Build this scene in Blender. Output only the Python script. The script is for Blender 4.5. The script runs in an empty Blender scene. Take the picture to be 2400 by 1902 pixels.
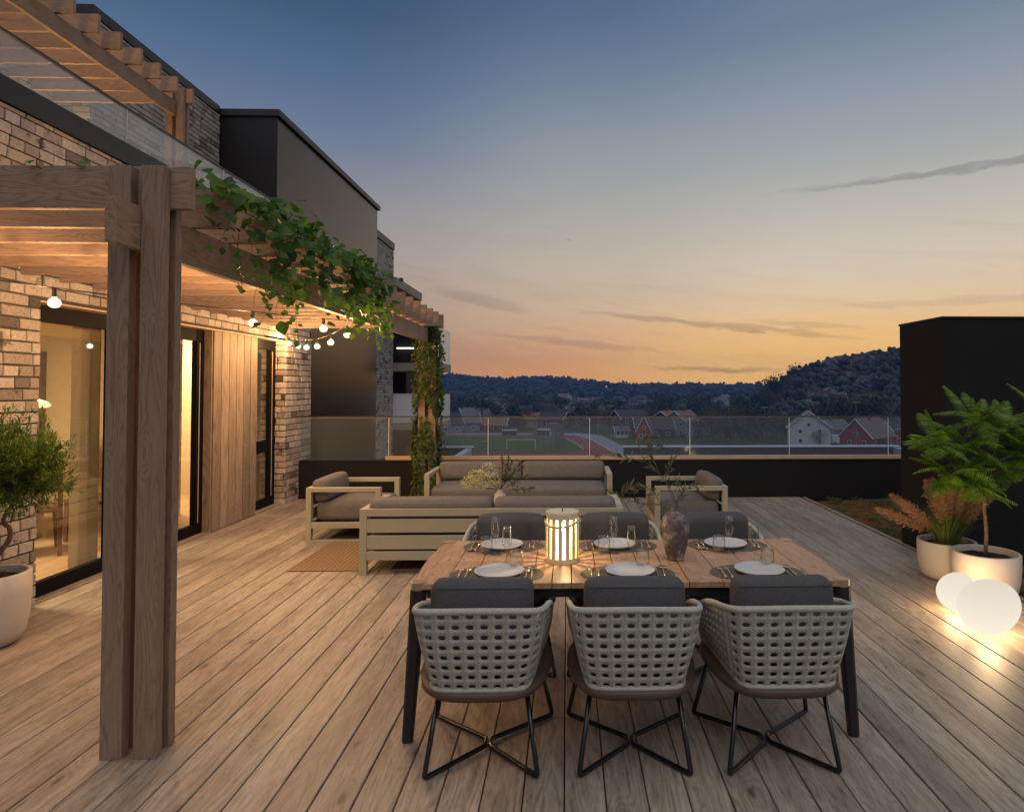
import bpy, math, random
import numpy as np
from mathutils import Vector, Matrix, Euler
R = math.radians
rnd = random.Random(7)
S = bpy.context.scene
COL = S.collection

# ------------------------------------------------------------------ camera
cd = bpy.data.cameras.new('camera'); cam = bpy.data.objects.new('camera', cd); COL.objects.link(cam)
cam.location = (0, 0, 1.65)
cam.rotation_euler = (R(90 + 1.33), 0, -math.atan(39 / 1510))
cd.sensor_width = 36; cd.lens = 36 * 1510 / 2400
cd.shift_x = -(1369 - 1200) / 2400; cd.shift_y = -(951 - 872) / 2400
cd.clip_start = 0.05; cd.clip_end = 6000
S.camera = cam

# ------------------------------------------------------------------ node helpers
def N(nt, typ, ins=None, **props):
    n = nt.nodes.new('ShaderNode' + typ)
    for k, v in props.items(): setattr(n, k, v)
    for k, v in (ins or {}).items():
        s = n.inputs[k]
        if isinstance(v, bpy.types.NodeSocket): nt.links.new(v, s)
        elif isinstance(v, (tuple, list)) and len(v) == 3 and s.type == 'RGBA': s.default_value = (*v, 1)
        else: s.default_value = v
    return n
def ramp(nt, fac, stops, interp='LINEAR'):
    n = N(nt, 'ValToRGB', {'Fac': fac}); cr = n.color_ramp; cr.interpolation = interp
    while len(cr.elements) < len(stops): cr.elements.new(0.5)
    for e, (p, c) in zip(cr.elements, stops):
        e.position = p; e.color = (*(c if isinstance(c, (tuple, list)) else (c, c, c)), 1)
    return n.outputs['Color']
def math_(nt, op, a, b=0.0, c=0.0, clamp=False):
    return N(nt, 'Math', {0: a, 1: b, 2: c}, operation=op, use_clamp=clamp).outputs[0]
def mixc(nt, f, a, b, mode='MIX'):
    n = nt.nodes.new('ShaderNodeMix'); n.data_type = 'RGBA'; n.blend_type = mode
    for i, v in ((0, f), (6, a), (7, b)):
        s = n.inputs[i]
        if isinstance(v, bpy.types.NodeSocket): nt.links.new(v, s)
        elif isinstance(v, (tuple, list)): s.default_value = (*v[:3], 1)
        else: s.default_value = v
    return n.outputs[2]
def vmath(nt, op, a, b):
    return N(nt, 'VectorMath', {0: a, 1: b}, operation=op).outputs[0]
def newmat(name, rough=0.6, spec=0.4, metal=0.0):
    m = bpy.data.materials.new(name); m.use_nodes = True
    nt = m.node_tree; b = nt.nodes['Principled BSDF']
    b.inputs['Roughness'].default_value = rough; b.inputs['Metallic'].default_value = metal
    b.inputs['Specular IOR Level'].default_value = spec
    return m, nt, b
def srgb(r, g, b):
    f = lambda c: (c / 255 / 12.92) if c / 255 <= 0.04045 else ((c / 255 + 0.055) / 1.055) ** 2.4
    return (f(r), f(g), f(b))
def link(nt, a, b): nt.links.new(a, b)

# ------------------------------------------------------------------ world: dusk sky
W = bpy.data.worlds.new('World'); S.world = W; W.use_nodes = True
wn = W.node_tree; wn.nodes.clear()
SKYK = 1.17
def build_sky():
    nt = wn
    tc = N(nt, 'TexCoord').outputs['Generated']
    d = N(nt, 'VectorMath', {0: tc}, operation='NORMALIZE').outputs[0]
    sx = N(nt, 'SeparateXYZ', {0: d})
    x, y, z = sx.outputs
    el = math_(nt, 'DIVIDE', z, 0.8, clamp=True)
    def rp(cols, extra):
        st = [(e / 0.8, srgb(*c)) for e, c in cols] + [(e / 0.8, c) for e, c in extra]
        return ramp(nt, el, st)
    left = rp([(0.0, (202, 142, 86)), (.033, (192, 138, 94)), (.091, (176, 146, 120)), (.178, (163, 150, 142)), (.26, (141, 139, 143)), (.335, (107, 119, 140)), (.405, (83, 105, 134)), (.485, (62, 85, 113)), (.56, (54, 76, 106))], [(.79, (.045, .085, .155))])
    mid = rp([(0.0, (234, 160, 76)), (.0245, (230, 162, 86)), (.07, (215, 166, 120)), (.116, (202, 174, 142)), (.183, (187, 173, 155)), (.268, (161, 160, 155)), (.347, (140, 146, 152)), (.42, (112, 126, 143)), (.505, (80, 102, 129)), (.56, (70, 93, 122))], [(.79, (.05, .09, .16))])
    right = rp([(0.0, (255, 188, 76)), (.05, (250, 192, 96)), (.08, (234, 186, 120)), (.115, (224, 194, 154)), (.17, (209, 193, 170)), (.24, (186, 180, 169)), (.31, (160, 162, 160)), (.385, (138, 146, 158)), (.47, (106, 123, 142)), (.56, (92, 112, 135))], [(.79, (.055, .095, .165))])
    back = ramp(nt, el, [(0, (.25, .225, .23)), (.2, (.26, .25, .27)), (.5, (.18, .20, .245)), (1, (.055, .09, .16))])
    hl = math_(nt, 'SQRT', math_(nt, 'ADD', math_(nt, 'MULTIPLY', x, x), math_(nt, 'MULTIPLY', y, y)))
    ax = math_(nt, 'DIVIDE', x, hl)
    f1 = N(nt, 'MapRange', {0: ax, 1: -.33, 2: 0.04}, interpolation_type='SMOOTHSTEP').outputs[0]
    f2 = N(nt, 'MapRange', {0: ax, 1: 0.0, 2: 0.40}, interpolation_type='SMOOTHSTEP').outputs[0]
    c = mixc(nt, f1, left, mid); c = mixc(nt, f2, c, right)
    # bright yellow afterglow low over the hill on the right
    g = N(nt, 'VectorMath', {0: d, 1: Vector((.335, .94, .05)).normalized()}, operation='DOT_PRODUCT').outputs['Value']
    g = N(nt, 'MapRange', {0: g, 1: .93, 2: 1.0}, interpolation_type='SMOOTHSTEP').outputs[0]
    c = mixc(nt, math_(nt, 'MULTIPLY', math_(nt, 'MULTIPLY', g, .36), N(nt, 'MapRange', {0: z, 1: .16, 2: .03}, interpolation_type='SMOOTHSTEP').outputs[0]), c, (1.05, .66, .22))
    # streaky clouds, stretched along the horizon and slightly tilted
    az = math_(nt, 'ARCTAN2', x, y)
    def streak(sx_, sz, tilt, lo, hi, seed, det=4.0, dist=.6):
        zz = math_(nt, 'ADD', z, math_(nt, 'MULTIPLY', az, tilt))
        v = N(nt, 'CombineXYZ', {0: math_(nt, 'MULTIPLY', az, sx_), 1: math_(nt, 'MULTIPLY', zz, sz), 2: seed}).outputs[0]
        n = N(nt, 'TexNoise', {'Vector': v, 'Scale': 1.0, 'Detail': det, 'Roughness': .55, 'Distortion': dist}).outputs['Fac']
        return N(nt, 'MapRange', {0: n, 1: lo, 2: hi}, interpolation_type='SMOOTHSTEP').outputs[0]
    s1 = streak(2.6, 30, .13, .53, .72, 3.1)
    s2 = streak(5.5, 70, .16, .55, .75, 8.4)
    s3 = streak(1.6, 9, .05, .48, .8, 14.2)
    band = N(nt, 'MapRange', {0: z, 1: .30, 2: .13}, interpolation_type='SMOOTHSTEP').outputs[0]
    tint = mixc(nt, f2, (.72, .68, .75), (.76, .66, .62))
    c = mixc(nt, math_(nt, 'MULTIPLY', math_(nt, 'MULTIPLY', s1, band), .20), c, mixc(nt, 1.0, c, tint, 'MULTIPLY'))
    c = mixc(nt, math_(nt, 'MULTIPLY', math_(nt, 'MULTIPLY', s2, band), .28), c, mixc(nt, 1.0, c, tint, 'MULTIPLY'))
    c = mixc(nt, math_(nt, 'MULTIPLY', s3, .22), c, mixc(nt, 1.0, c, (.86, .86, .92), 'MULTIPLY'))
    # single dark wisps: (azimuth, z, half length, half height, tilt, strength)
    for (a0, z0, la, lz, ti, st, sd) in ((.60, .282, .34, .0055, .012, .5, 1.), (.225, .094, .25, .006, -.115, .5, 2.), (.013, .068, .18, .008, -.10, .34, 3.), (.234, .027, .13, .0055, -.03, .6, 4.), (-.135, .132, .09, .011, -.18, .32, 5.), (.357, .092, .10, .006, -.1, .25, 6.), (.56, .115, .2, .008, .0, .22, 8.)):
        da = math_(nt, 'SUBTRACT', az, a0)
        nz = N(nt, 'TexNoise', {'Vector': N(nt, 'CombineXYZ', {0: math_(nt, 'MULTIPLY', az, 22.), 1: math_(nt, 'MULTIPLY', z, 90.), 2: sd}).outputs[0], 'Scale': 1., 'Detail': 4.}).outputs['Fac']
        dz = math_(nt, 'SUBTRACT', math_(nt, 'SUBTRACT', z, z0), math_(nt, 'MULTIPLY', da, ti))
        dz = math_(nt, 'ADD', dz, math_(nt, 'MULTIPLY', math_(nt, 'SUBTRACT', nz, .5), .018))
        q = math_(nt, 'ADD', math_(nt, 'POWER', math_(nt, 'ABSOLUTE', math_(nt, 'DIVIDE', da, la)), 2.), math_(nt, 'POWER', math_(nt, 'ABSOLUTE', math_(nt, 'DIVIDE', dz, lz)), 2.))
        k = math_(nt, 'MULTIPLY', N(nt, 'MapRange', {0: q, 1: 1., 2: 0.}, interpolation_type='SMOOTHSTEP').outputs[0], math_(nt, 'MULTIPLY', st, math_(nt, 'ADD', nz, .5)))
        c = mixc(nt, k, c, mixc(nt, 1.0, c, (.42, .42, .50), 'MULTIPLY'))
    fb = N(nt, 'MapRange', {0: y, 1: .45, 2: -.25}, interpolation_type='SMOOTHSTEP').outputs[0]
    c = mixc(nt, fb, c, back)
    gr = N(nt, 'MapRange', {0: z, 1: 0, 2: -.02}).outputs[0]
    c = mixc(nt, gr, c, (.05, .05, .05))
    bg = N(nt, 'Background', {'Color': c, 'Strength': SKYK})
    out = N(nt, 'OutputWorld', {'Surface': bg.outputs[0]})
build_sky()

# soft remains of the daylight: one very large, weak sun
sl = bpy.data.lights.new('dusk_sun', 'SUN'); so = bpy.data.objects.new('dusk_sun', sl); COL.objects.link(so)
sl.energy = 1.15; sl.angle = R(75); sl.color = (1.0, .95, .92)
so.rotation_euler = Vector((.12, -.42, .9)).to_track_quat('Z', 'Y').to_euler()
S.view_settings.view_transform = 'Standard'; S.view_settings.look = 'None'
S.view_settings.exposure = 0; S.view_settings.gamma = 1
try: S.view_settings.use_curve_mapping = False
except Exception: pass
S.render.engine = 'CYCLES'
S.cycles.use_denoising = True
S.cycles.max_bounces = 7; S.cycles.transparent_max_bounces = 16; S.cycles.diffuse_bounces = 3; S.cycles.glossy_bounces = 3
S.cycles.sample_clamp_indirect = 4.0; S.cycles.caustics_reflective = False; S.cycles.caustics_refractive = False
S.cycles.volume_bounces = 0; S.cycles.volume_step_rate = 10

# ------------------------------------------------------------------ mesh collector
class M:
    def __init__(s): s.v = []; s.f = []; s.uv = []
    def add(s, vs, fs, uvs=None):
        o = len(s.v); s.v += [tuple(p) for p in vs]; s.f += [tuple(i + o for i in f) for f in fs]
        if uvs is not None: s.uv += uvs
        return s
    def box(s, x0, x1, y0, y1, z0, z1, T=None):
        v = [(x0, y0, z0), (x1, y0, z0), (x1, y1, z0), (x0, y1, z0), (x0, y0, z1), (x1, y0, z1), (x1, y1, z1), (x0, y1, z1)]
        if T is not None: v = [T @ Vector(p) for p in v]
        return s.add(v, [(0, 3, 2, 1), (4, 5, 6, 7), (0, 1, 5, 4), (1, 2, 6, 5), (2, 3, 7, 6), (3, 0, 4, 7)])
    def prism(s, bottom, top):
        n = len(bottom)
        return s.add(list(bottom) + list(top), [tuple(range(n - 1, -1, -1)), tuple(range(n, 2 * n))] + [(i, (i + 1) % n, n + (i + 1) % n, n + i) for i in range(n)])
    def lathe(s, prof, n=32, c=(0, 0, 0), cap0=True, cap1=True, sx=1, sy=1):
        vs = []; fs = []
        for r, z in prof:
            for i in range(n):
                a = 2 * math.pi * i / n; vs.append((c[0] + r * sx * math.cos(a), c[1] + r * sy * math.sin(a), c[2] + z))
        for j in range(len(prof) - 1):
            for i in range(n):
                a = j * n + i; b = j * n + (i + 1) % n; fs.append((a, b, b + n, a + n))
        if cap0: fs.append(tuple(range(n - 1, -1, -1)))
        if cap1: fs.append(tuple((len(prof) - 1) * n + i for i in range(n)))
        return s.add(vs, fs)
    def tube(s, path, r, n=8, closed=False, caps=True, r1=None):
        P = [Vector(p) for p in path]; m = len(P); vs = []; fs = []; up = None
        for i, p in enumerate(P):
            if closed: t = (P[(i + 1) % m] - P[i - 1]).normalized()
            else: t = (P[min(i + 1, m - 1)] - P[max(i - 1, 0)]).normalized()
            if up is None: up = Vector((0, 0, 1)) if abs(t.z) < .9 else Vector((1, 0, 0))
            a = t.cross(up)
            if a.length < 1e-6: a = t.cross(Vector((1, 0, 0)))
            a.normalize(); b = a.cross(t).normalized(); up = b
            rr = r[i] if isinstance(r, (list, tuple)) else (r if r1 is None else r + (r1 - r) * i / max(1, m - 1))
            for k in range(n):
                an = 2 * math.pi * k / n; vs.append(p + a * (rr * math.cos(an)) + b * (rr * math.sin(an)))
        for i in range(m if closed else m - 1):
            for k in range(n):
                q = i * n + k; w = i * n + (k + 1) % n; q2 = ((i + 1) % m) * n + k; w2 = ((i + 1) % m) * n + (k + 1) % n
                fs.append((q, w, w2, q2))
        if caps and not closed: fs += [tuple(range(n - 1, -1, -1)), tuple((m - 1) * n + k for k in range(n))]
        return s.add(vs, fs)
    def rbox(s, x0, x1, y0, y1, z0, z1, r=.05, puff=0.0, seg=3, T=None, nx=6, ny=6, nz=4):
        # rounded, slightly inflated cushion
        cx, cy, cz = (x0 + x1) / 2, (y0 + y1) / 2, (z0 + z1) / 2
        h = Vector(((x1 - x0) / 2, (y1 - y0) / 2, (z1 - z0) / 2)); r = min(r, h.x * .98, h.y * .98, h.z * .98)
        def line(n, hh):
            e = [-1 + (1 - math.cos(math.pi / 2 * k / seg)) * (r / hh) for k in range(seg)]
            mid_ = [-1 + r / hh + (2 - 2 * r / hh) * k / n for k in range(n + 1)]
            return e + mid_ + [-q for q in reversed(e)]
        L = (line(nx, h.x), line(ny, h.y), line(nz, h.z)); vs = []; idx = {}; fs = []
        def vert(a, b, c):
            key = (a, b, c)
            if key in idx: return idx[key]
            u = [L[0][a], L[1][b], L[2][c]]
            p = Vector((u[0] * h.x, u[1] * h.y, u[2] * h.z))
            core = Vector([max(-(h[k] - r), min(h[k] - r, p[k])) for k in range(3)])
            d = p - core
            if d.length > 1e-9: p = core + d.normalized() * min(r, max(abs(d.x), abs(d.y), abs(d.z)) if False else r)
            if puff:
                w = [(1 - u[k] ** 2) for k in range(3)]
                for k in range(3):
                    o = [w[q] for q in range(3) if q != k]
                    p[k] += math.copysign(puff * (o[0] * o[1]) ** .6, u[k]) * abs(u[k]) * (1 if h[k] == min(h) else .35)
            p += Vector((cx, cy, cz))
            if T is not None: p = T @ p
            idx[key] = len(vs); vs.append(p); return idx[key]
        n0, n1, n2 = len(L[0]) - 1, len(L[1]) - 1, len(L[2]) - 1
        for a in range(n0):
            for b in range(n1):
                fs.append((vert(a, b, 0), vert(a, b + 1, 0), vert(a + 1, b + 1, 0), vert(a + 1, b, 0)))
                fs.append((vert(a, b, n2), vert(a + 1, b, n2), vert(a + 1, b + 1, n2), vert(a, b + 1, n2)))
        for a in range(n0):
            for c in range(n2):
                fs.append((vert(a, 0, c), vert(a + 1, 0, c), vert(a + 1, 0, c + 1), vert(a, 0, c + 1)))
                fs.append((vert(a, n1, c), vert(a, n1, c + 1), vert(a + 1, n1, c + 1), vert(a + 1, n1, c)))
        for b in range(n1):
            for c in range(n2):
                fs.append((vert(0, b, c), vert(0, b, c + 1), vert(0, b + 1, c + 1), vert(0, b + 1, c)))
                fs.append((vert(n0, b, c), vert(n0, b + 1, c), vert(n0, b + 1, c + 1), vert(n0, b, c + 1)))
        return s.add(vs, fs)
    def mesh(s, name, mat, smooth=False):
        me = bpy.data.meshes.new(name); me.from_pydata([tuple(p) for p in s.v], [], s.f)
        for m in (mat if isinstance(mat, (list, tuple)) else [mat]): me.materials.append(m)
        if smooth: me.shade_smooth()
        if s.uv:
            l = me.uv_layers.new(name='UVMap'); l.data.foreach_set('uv', [c for uv in s.uv for c in uv])
        me.update(); return me
    def build(s, name, mat, parent=None, smooth=False, bevel=0, world=False, **kw):
        return obj(name, s.mesh(name, mat, smooth), parent, bevel=bevel, world=world, **kw)
def obj(name, me, parent=None, loc=None, rot=None, bevel=0, world=False, **props):
    o = bpy.data.objects.new(name, me); COL.objects.link(o)
    if parent is not None:
        o.parent = parent
        if world: o.location = -Vector(parent.location)
    if loc is not None: o.location = loc
    if rot is not None: o.rotation_euler = rot
    if bevel:
        b = o.modifiers.new('bevel', 'BEVEL'); b.width = bevel; b.segments = 2; b.limit_method = 'ANGLE'; b.angle_limit = R(50); b.harden_normals = False
    for k, v in props.items(): o[k] = v
    return o
def thing(name, label, cat, loc=(0, 0, 0), rz=0.0, group=None):
    o = bpy.data.objects.new(name, None); COL.objects.link(o); o.empty_display_size = .1
    o.location = loc; o.rotation_euler = (0, 0, rz); return tag(o, label, cat, group)
def tag(o, label, cat, group=None, kind=None):
    o['label'] = label; o['category'] = cat
    if group: o['group'] = group
    if kind: o['kind'] = kind
    return o
def structure(o): o['kind'] = 'structure'; return o
def dup(o, parent=None):
    c = o.copy(); COL.objects.link(c); c.parent = parent
    for ch in o.children: dup(ch, c)
    return c
def copy_thing(o, loc, rz=None, label=None, group=None, scale=None):
    c = dup(o); c.location = loc
    if rz is not None: c.rotation_euler = (0, 0, rz)
    if label: c['label'] = label
    if group: c['group'] = group
    if scale: c.scale = scale if isinstance(scale, (tuple, list)) else (scale,) * 3
    return c
# ------------------------------------------------------------------ materials
def wood(name, cols, axis='Y', scale=1.0, knots=.5, rough=.6, bump=.25, var=.25, grain=1.0, stain=.5, ringk=.16):
    """cols = dark, mid, light; grain runs along local axis"""
    m, nt, b = newmat(name, rough)
    tc = N(nt, 'TexCoord').outputs['Object']
    rndm = N(nt, 'ObjectInfo').outputs['Random']
    off = N(nt, 'CombineXYZ', {0: math_(nt, 'MULTIPLY', rndm, 37.), 1: math_(nt, 'MULTIPLY', rndm, 91.), 2: math_(nt, 'MULTIPLY', rndm, 53.)}).outputs[0]
    p = vmath(nt, 'ADD', tc, off)
    k = {'X': (.12, 1, 1), 'Y': (1, .12, 1), 'Z': (1, 1, .12)}[axis]
    ps = vmath(nt, 'MULTIPLY', p, tuple(q * scale for q in k))
    # knots
    pk = vmath(nt, 'MULTIPLY', p, tuple({'X': (2.1, 6, 6), 'Y': (6, 2.1, 6), 'Z': (6, 6, 2.1)}[axis][i] * scale for i in range(3)))
    vo = N(nt, 'TexVoronoi', {'Vector': pk, 'Scale': .55, 'Randomness': 1.0}).outputs['Distance']
    kn = N(nt, 'MapRange', {0: vo, 1: .10, 2: .03}, interpolation_type='SMOOTHSTEP').outputs[0]
    halo = N(nt, 'MapRange', {0: vo, 1: .38, 2: .04}, interpolation_type='SMOOTHSTEP').outputs[0]
    warp = N(nt, 'TexNoise', {'Vector': vmath(nt, 'MULTIPLY', ps, (3., 3., 3.)), 'Scale': 1., 'Detail': 2.}).outputs['Fac']
    base = math_(nt, 'ADD', math_(nt, 'MULTIPLY', warp, 9.), math_(nt, 'MULTIPLY', halo, 1.6))
    wv = N(nt, 'TexNoise', {'Vector': vmath(nt, 'MULTIPLY', ps, (38., 38., 38.)), 'Scale': 1., 'Detail': 4., 'Roughness': .6, 'Distortion': .4}).outputs['Fac']
    fine = N(nt, 'TexNoise', {'Vector': vmath(nt, 'MULTIPLY', ps, (150., 150., 150.)), 'Scale': 1., 'Detail': 2.}).outputs['Fac']
    ring = math_(nt, 'FRACT', math_(nt, 'MULTIPLY', base, 2.0 * grain))
    ring = N(nt, 'MapRange', {0: ring, 1: 0., 2: 1.}, interpolation_type='SMOOTHSTEP').outputs[0]
    ring = math_(nt, 'ABSOLUTE', math_(nt, 'SUBTRACT', math_(nt, 'MULTIPLY', ring, 2.), 1.))
    g = math_(nt, 'ADD', math_(nt, 'MULTIPLY', ring, ringk), math_(nt, 'ADD', math_(nt, 'MULTIPLY', wv, .74 - ringk), math_(nt, 'MULTIPLY', fine, .34)))
    big = N(nt, 'TexNoise', {'Vector': vmath(nt, 'MULTIPLY', ps, (7., 7., 7.)), 'Scale': 1., 'Detail': 3.}).outputs['Fac']
    c = ramp(nt, g, [(.30, cols[0]), (.52, cols[1]), (.80, cols[2])])
    c = mixc(nt, N(nt, 'MapRange', {0: big, 1: .42, 2: .72}).outputs[0], c, mixc(nt, 1., c, (1 - .35 * stain, 1 - .40 * stain, 1 - .42 * stain), 'MULTIPLY'))
    c = mixc(nt, 1., c, ramp(nt, math_(nt, 'FRACT', math_(nt, 'MULTIPLY', rndm, 7.31)), [(0, (1 - var,) * 3), (1, (1 + var * .55, 1 + var * .5, 1 + var * .45))]), 'MULTIPLY')
    sel = math_(nt, 'GREATER_THAN', N(nt, 'TexVoronoi', {'Vector': pk, 'Scale': .55}).outputs['Color'], 1 - knots)
    kk = math_(nt, 'MULTIPLY', math_(nt, 'MULTIPLY', kn, .85), sel)
    c = mixc(nt, kk, c, tuple(q * .28 for q in cols[0]))
    c = mixc(nt, math_(nt, 'MULTIPLY', math_(nt, 'MULTIPLY', halo, sel), .30), c, cols[0])
    link(nt, c, b.inputs['Base Color'])
    link(nt, math_(nt, 'ADD', math_(nt, 'MULTIPLY', g, .25), rough - .12), b.inputs['Roughness'])
    bp = N(nt, 'Bump', {'Height': g, 'Strength': bump, 'Distance': .004}); link(nt, bp.outputs[0], b.inputs['Normal'])
    return m
def flat(name, col, rough=.5, spec=.4, metal=0., noise=0., nscale=6., bump=0., bscale=200.):
    m, nt, b = newmat(name, rough, spec, metal)
    if noise:
        n = N(nt, 'TexNoise', {'Vector': N(nt, 'TexCoord').outputs['Object'], 'Scale': nscale, 'Detail': 4.}).outputs['Fac']
        c = mixc(nt, 1., col, ramp(nt, n, [(.3, (1 - noise,) * 3), (.7, (1 + noise,) * 3)]), 'MULTIPLY')
        link(nt, c, b.inputs['Base Color'])
    else: b.inputs['Base Color'].default_value = (*col, 1)
    if bump:
        n = N(nt, 'TexNoise', {'Vector': N(nt, 'TexCoord').outputs['Object'], 'Scale': bscale, 'Detail': 3.}).outputs['Fac']
        bp = N(nt, 'Bump', {'Height': n, 'Strength': bump, 'Distance': .002}); link(nt, bp.outputs[0], b.inputs['Normal'])
    return m
def emit(name, col, k, base=(.8, .8, .8)):
    m, nt, b = newmat(name, .5)
    b.inputs['Base Color'].default_value = (*base, 1); b.inputs['Emission Color'].default_value = (*col, 1); b.inputs['Emission Strength'].default_value = k
    return m
def thin_glass(name, tint=(.93, .96, .95), refl=1.0, pale_veil=.0):
    m = bpy.data.materials.new(name); m.use_nodes = True; nt = m.node_tree; nt.nodes.clear()
    bf = N(nt, 'NewGeometry').outputs['Backfacing']
    fr = N(nt, 'Fresnel', {'IOR': math_(nt, 'SUBTRACT', 1.5, math_(nt, 'MULTIPLY', bf, 1.5 - 1 / 1.5))}).outputs[0]
    fr = math_(nt, 'MULTIPLY', fr, refl * 1.7, clamp=True)
    tr = N(nt, 'BsdfTransparent', {'Color': tint}); gl = N(nt, 'BsdfGlossy', {'Color': (1, 1, 1), 'Roughness': .005})
    mx = N(nt, 'MixShader', {0: fr, 1: tr.outputs[0], 2: gl.outputs[0]}); sh = mx.outputs[0]
    if pale_veil:
        df = N(nt, 'BsdfDiffuse', {'Color': (.75, .78, .8)}); sh = N(nt, 'MixShader', {0: pale_veil, 1: sh, 2: df.outputs[0]}).outputs[0]  # pale diffuse veil; on the railings it paints in the glass's hazy reflection
    N(nt, 'OutputMaterial', {'Surface': sh}); return m
def shell_glow(name, col, k, clear, zr=None):
    m = bpy.data.materials.new(name); m.use_nodes = True; nt = m.node_tree; nt.nodes.clear()
    e = N(nt, 'Emission', {'Color': col, 'Strength': k})
    if zr:
        zz = N(nt, 'SeparateXYZ', {0: N(nt, 'TexCoord').outputs['Object']}).outputs[2]
        link(nt, N(nt, 'MapRange', {0: zz, 1: zr[0], 2: zr[1], 3: zr[2], 4: zr[3]}).outputs[0], e.inputs['Strength'])
    N(nt, 'OutputMaterial', {'Surface': N(nt, 'MixShader', {0: clear, 1: e.outputs[0], 2: N(nt, 'BsdfTransparent').outputs[0]}).outputs[0]}); return m
def lamp_in(parent, loc, e, col, r):
    l = bpy.data.lights.new('lamp_core', 'POINT'); l.energy = e; l.color = col; l.shadow_soft_size = r
    o = bpy.data.objects.new('lamp_core', l); COL.objects.link(o); o.parent = parent; o.location = loc; return o
def leafmat(name, c0, c1, rough=.45, trans=.35):
    m, nt, b = newmat(name, rough, .35)
    g = N(nt, 'NewGeometry'); rn = g.outputs['Random Per Island']; ob = N(nt, 'ObjectInfo').outputs['Random']
    r = math_(nt, 'FRACT', math_(nt, 'ADD', rn, ob))
    n = N(nt, 'TexNoise', {'Vector': g.outputs['Position'], 'Scale': 9., 'Detail': 2.}).outputs['Fac']
    f = math_(nt, 'ADD', math_(nt, 'MULTIPLY', r, .65), math_(nt, 'MULTIPLY', n, .35))
    c = ramp(nt, f, [(.15, c0), (.85, c1)])
    link(nt, c, b.inputs['Base Color'])
    t = N(nt, 'BsdfTranslucent', {'Color': mixc(nt, 1., c, (1.3, 1.5, .6), 'MULTIPLY')})
    mx = N(nt, 'MixShader', {0: trans, 1: b.outputs[0], 2: t.outputs[0]})
    link(nt, mx.outputs[0], nt.nodes['Material Output'].inputs['Surface']); return m
def brickmat(name, cols, island):
    m, nt, b = newmat(name, .88, .2)
    g = N(nt, 'NewGeometry'); pos = g.outputs['Position']
    rn = g.outputs['Random Per Island'] if island else N(nt, 'ObjectInfo').outputs['Random']
    c = ramp(nt, rn, [(0, cols[0]), (.03, cols[1]), (.12, cols[2]), (.35, cols[3]), (.7, cols[4]), (.92, cols[5]), (1, cols[2])])
    n1 = N(nt, 'TexNoise', {'Vector': pos, 'Scale': 7., 'Detail': 5., 'Roughness': .6}).outputs['Fac']
    n2 = N(nt, 'TexNoise', {'Vector': pos, 'Scale': 45., 'Detail': 4., 'Roughness': .65}).outputs['Fac']
    c = mixc(nt, N(nt, 'MapRange', {0: n1, 1: .56, 2: .70}, interpolation_type='SMOOTHSTEP').outputs[0], c, mixc(nt, 1., c, (.30, .28, .27), 'MULTIPLY'))
    c = mixc(nt, 1., c, ramp(nt, n2, [(.25, (.68,) * 3), (.7, (1.18,) * 3)]), 'MULTIPLY')
    link(nt, c, b.inputs['Base Color'])
    bp = N(nt, 'Bump', {'Height': n2, 'Strength': .6, 'Distance': .006}); link(nt, bp.outputs[0], b.inputs['Normal'])
    return m
BC = [(.06, .053, .049), (.17, .149, .137), (.33, .29, .262), (.44, .395, .36), (.53, .485, .45), (.38, .315, .272)]
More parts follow.
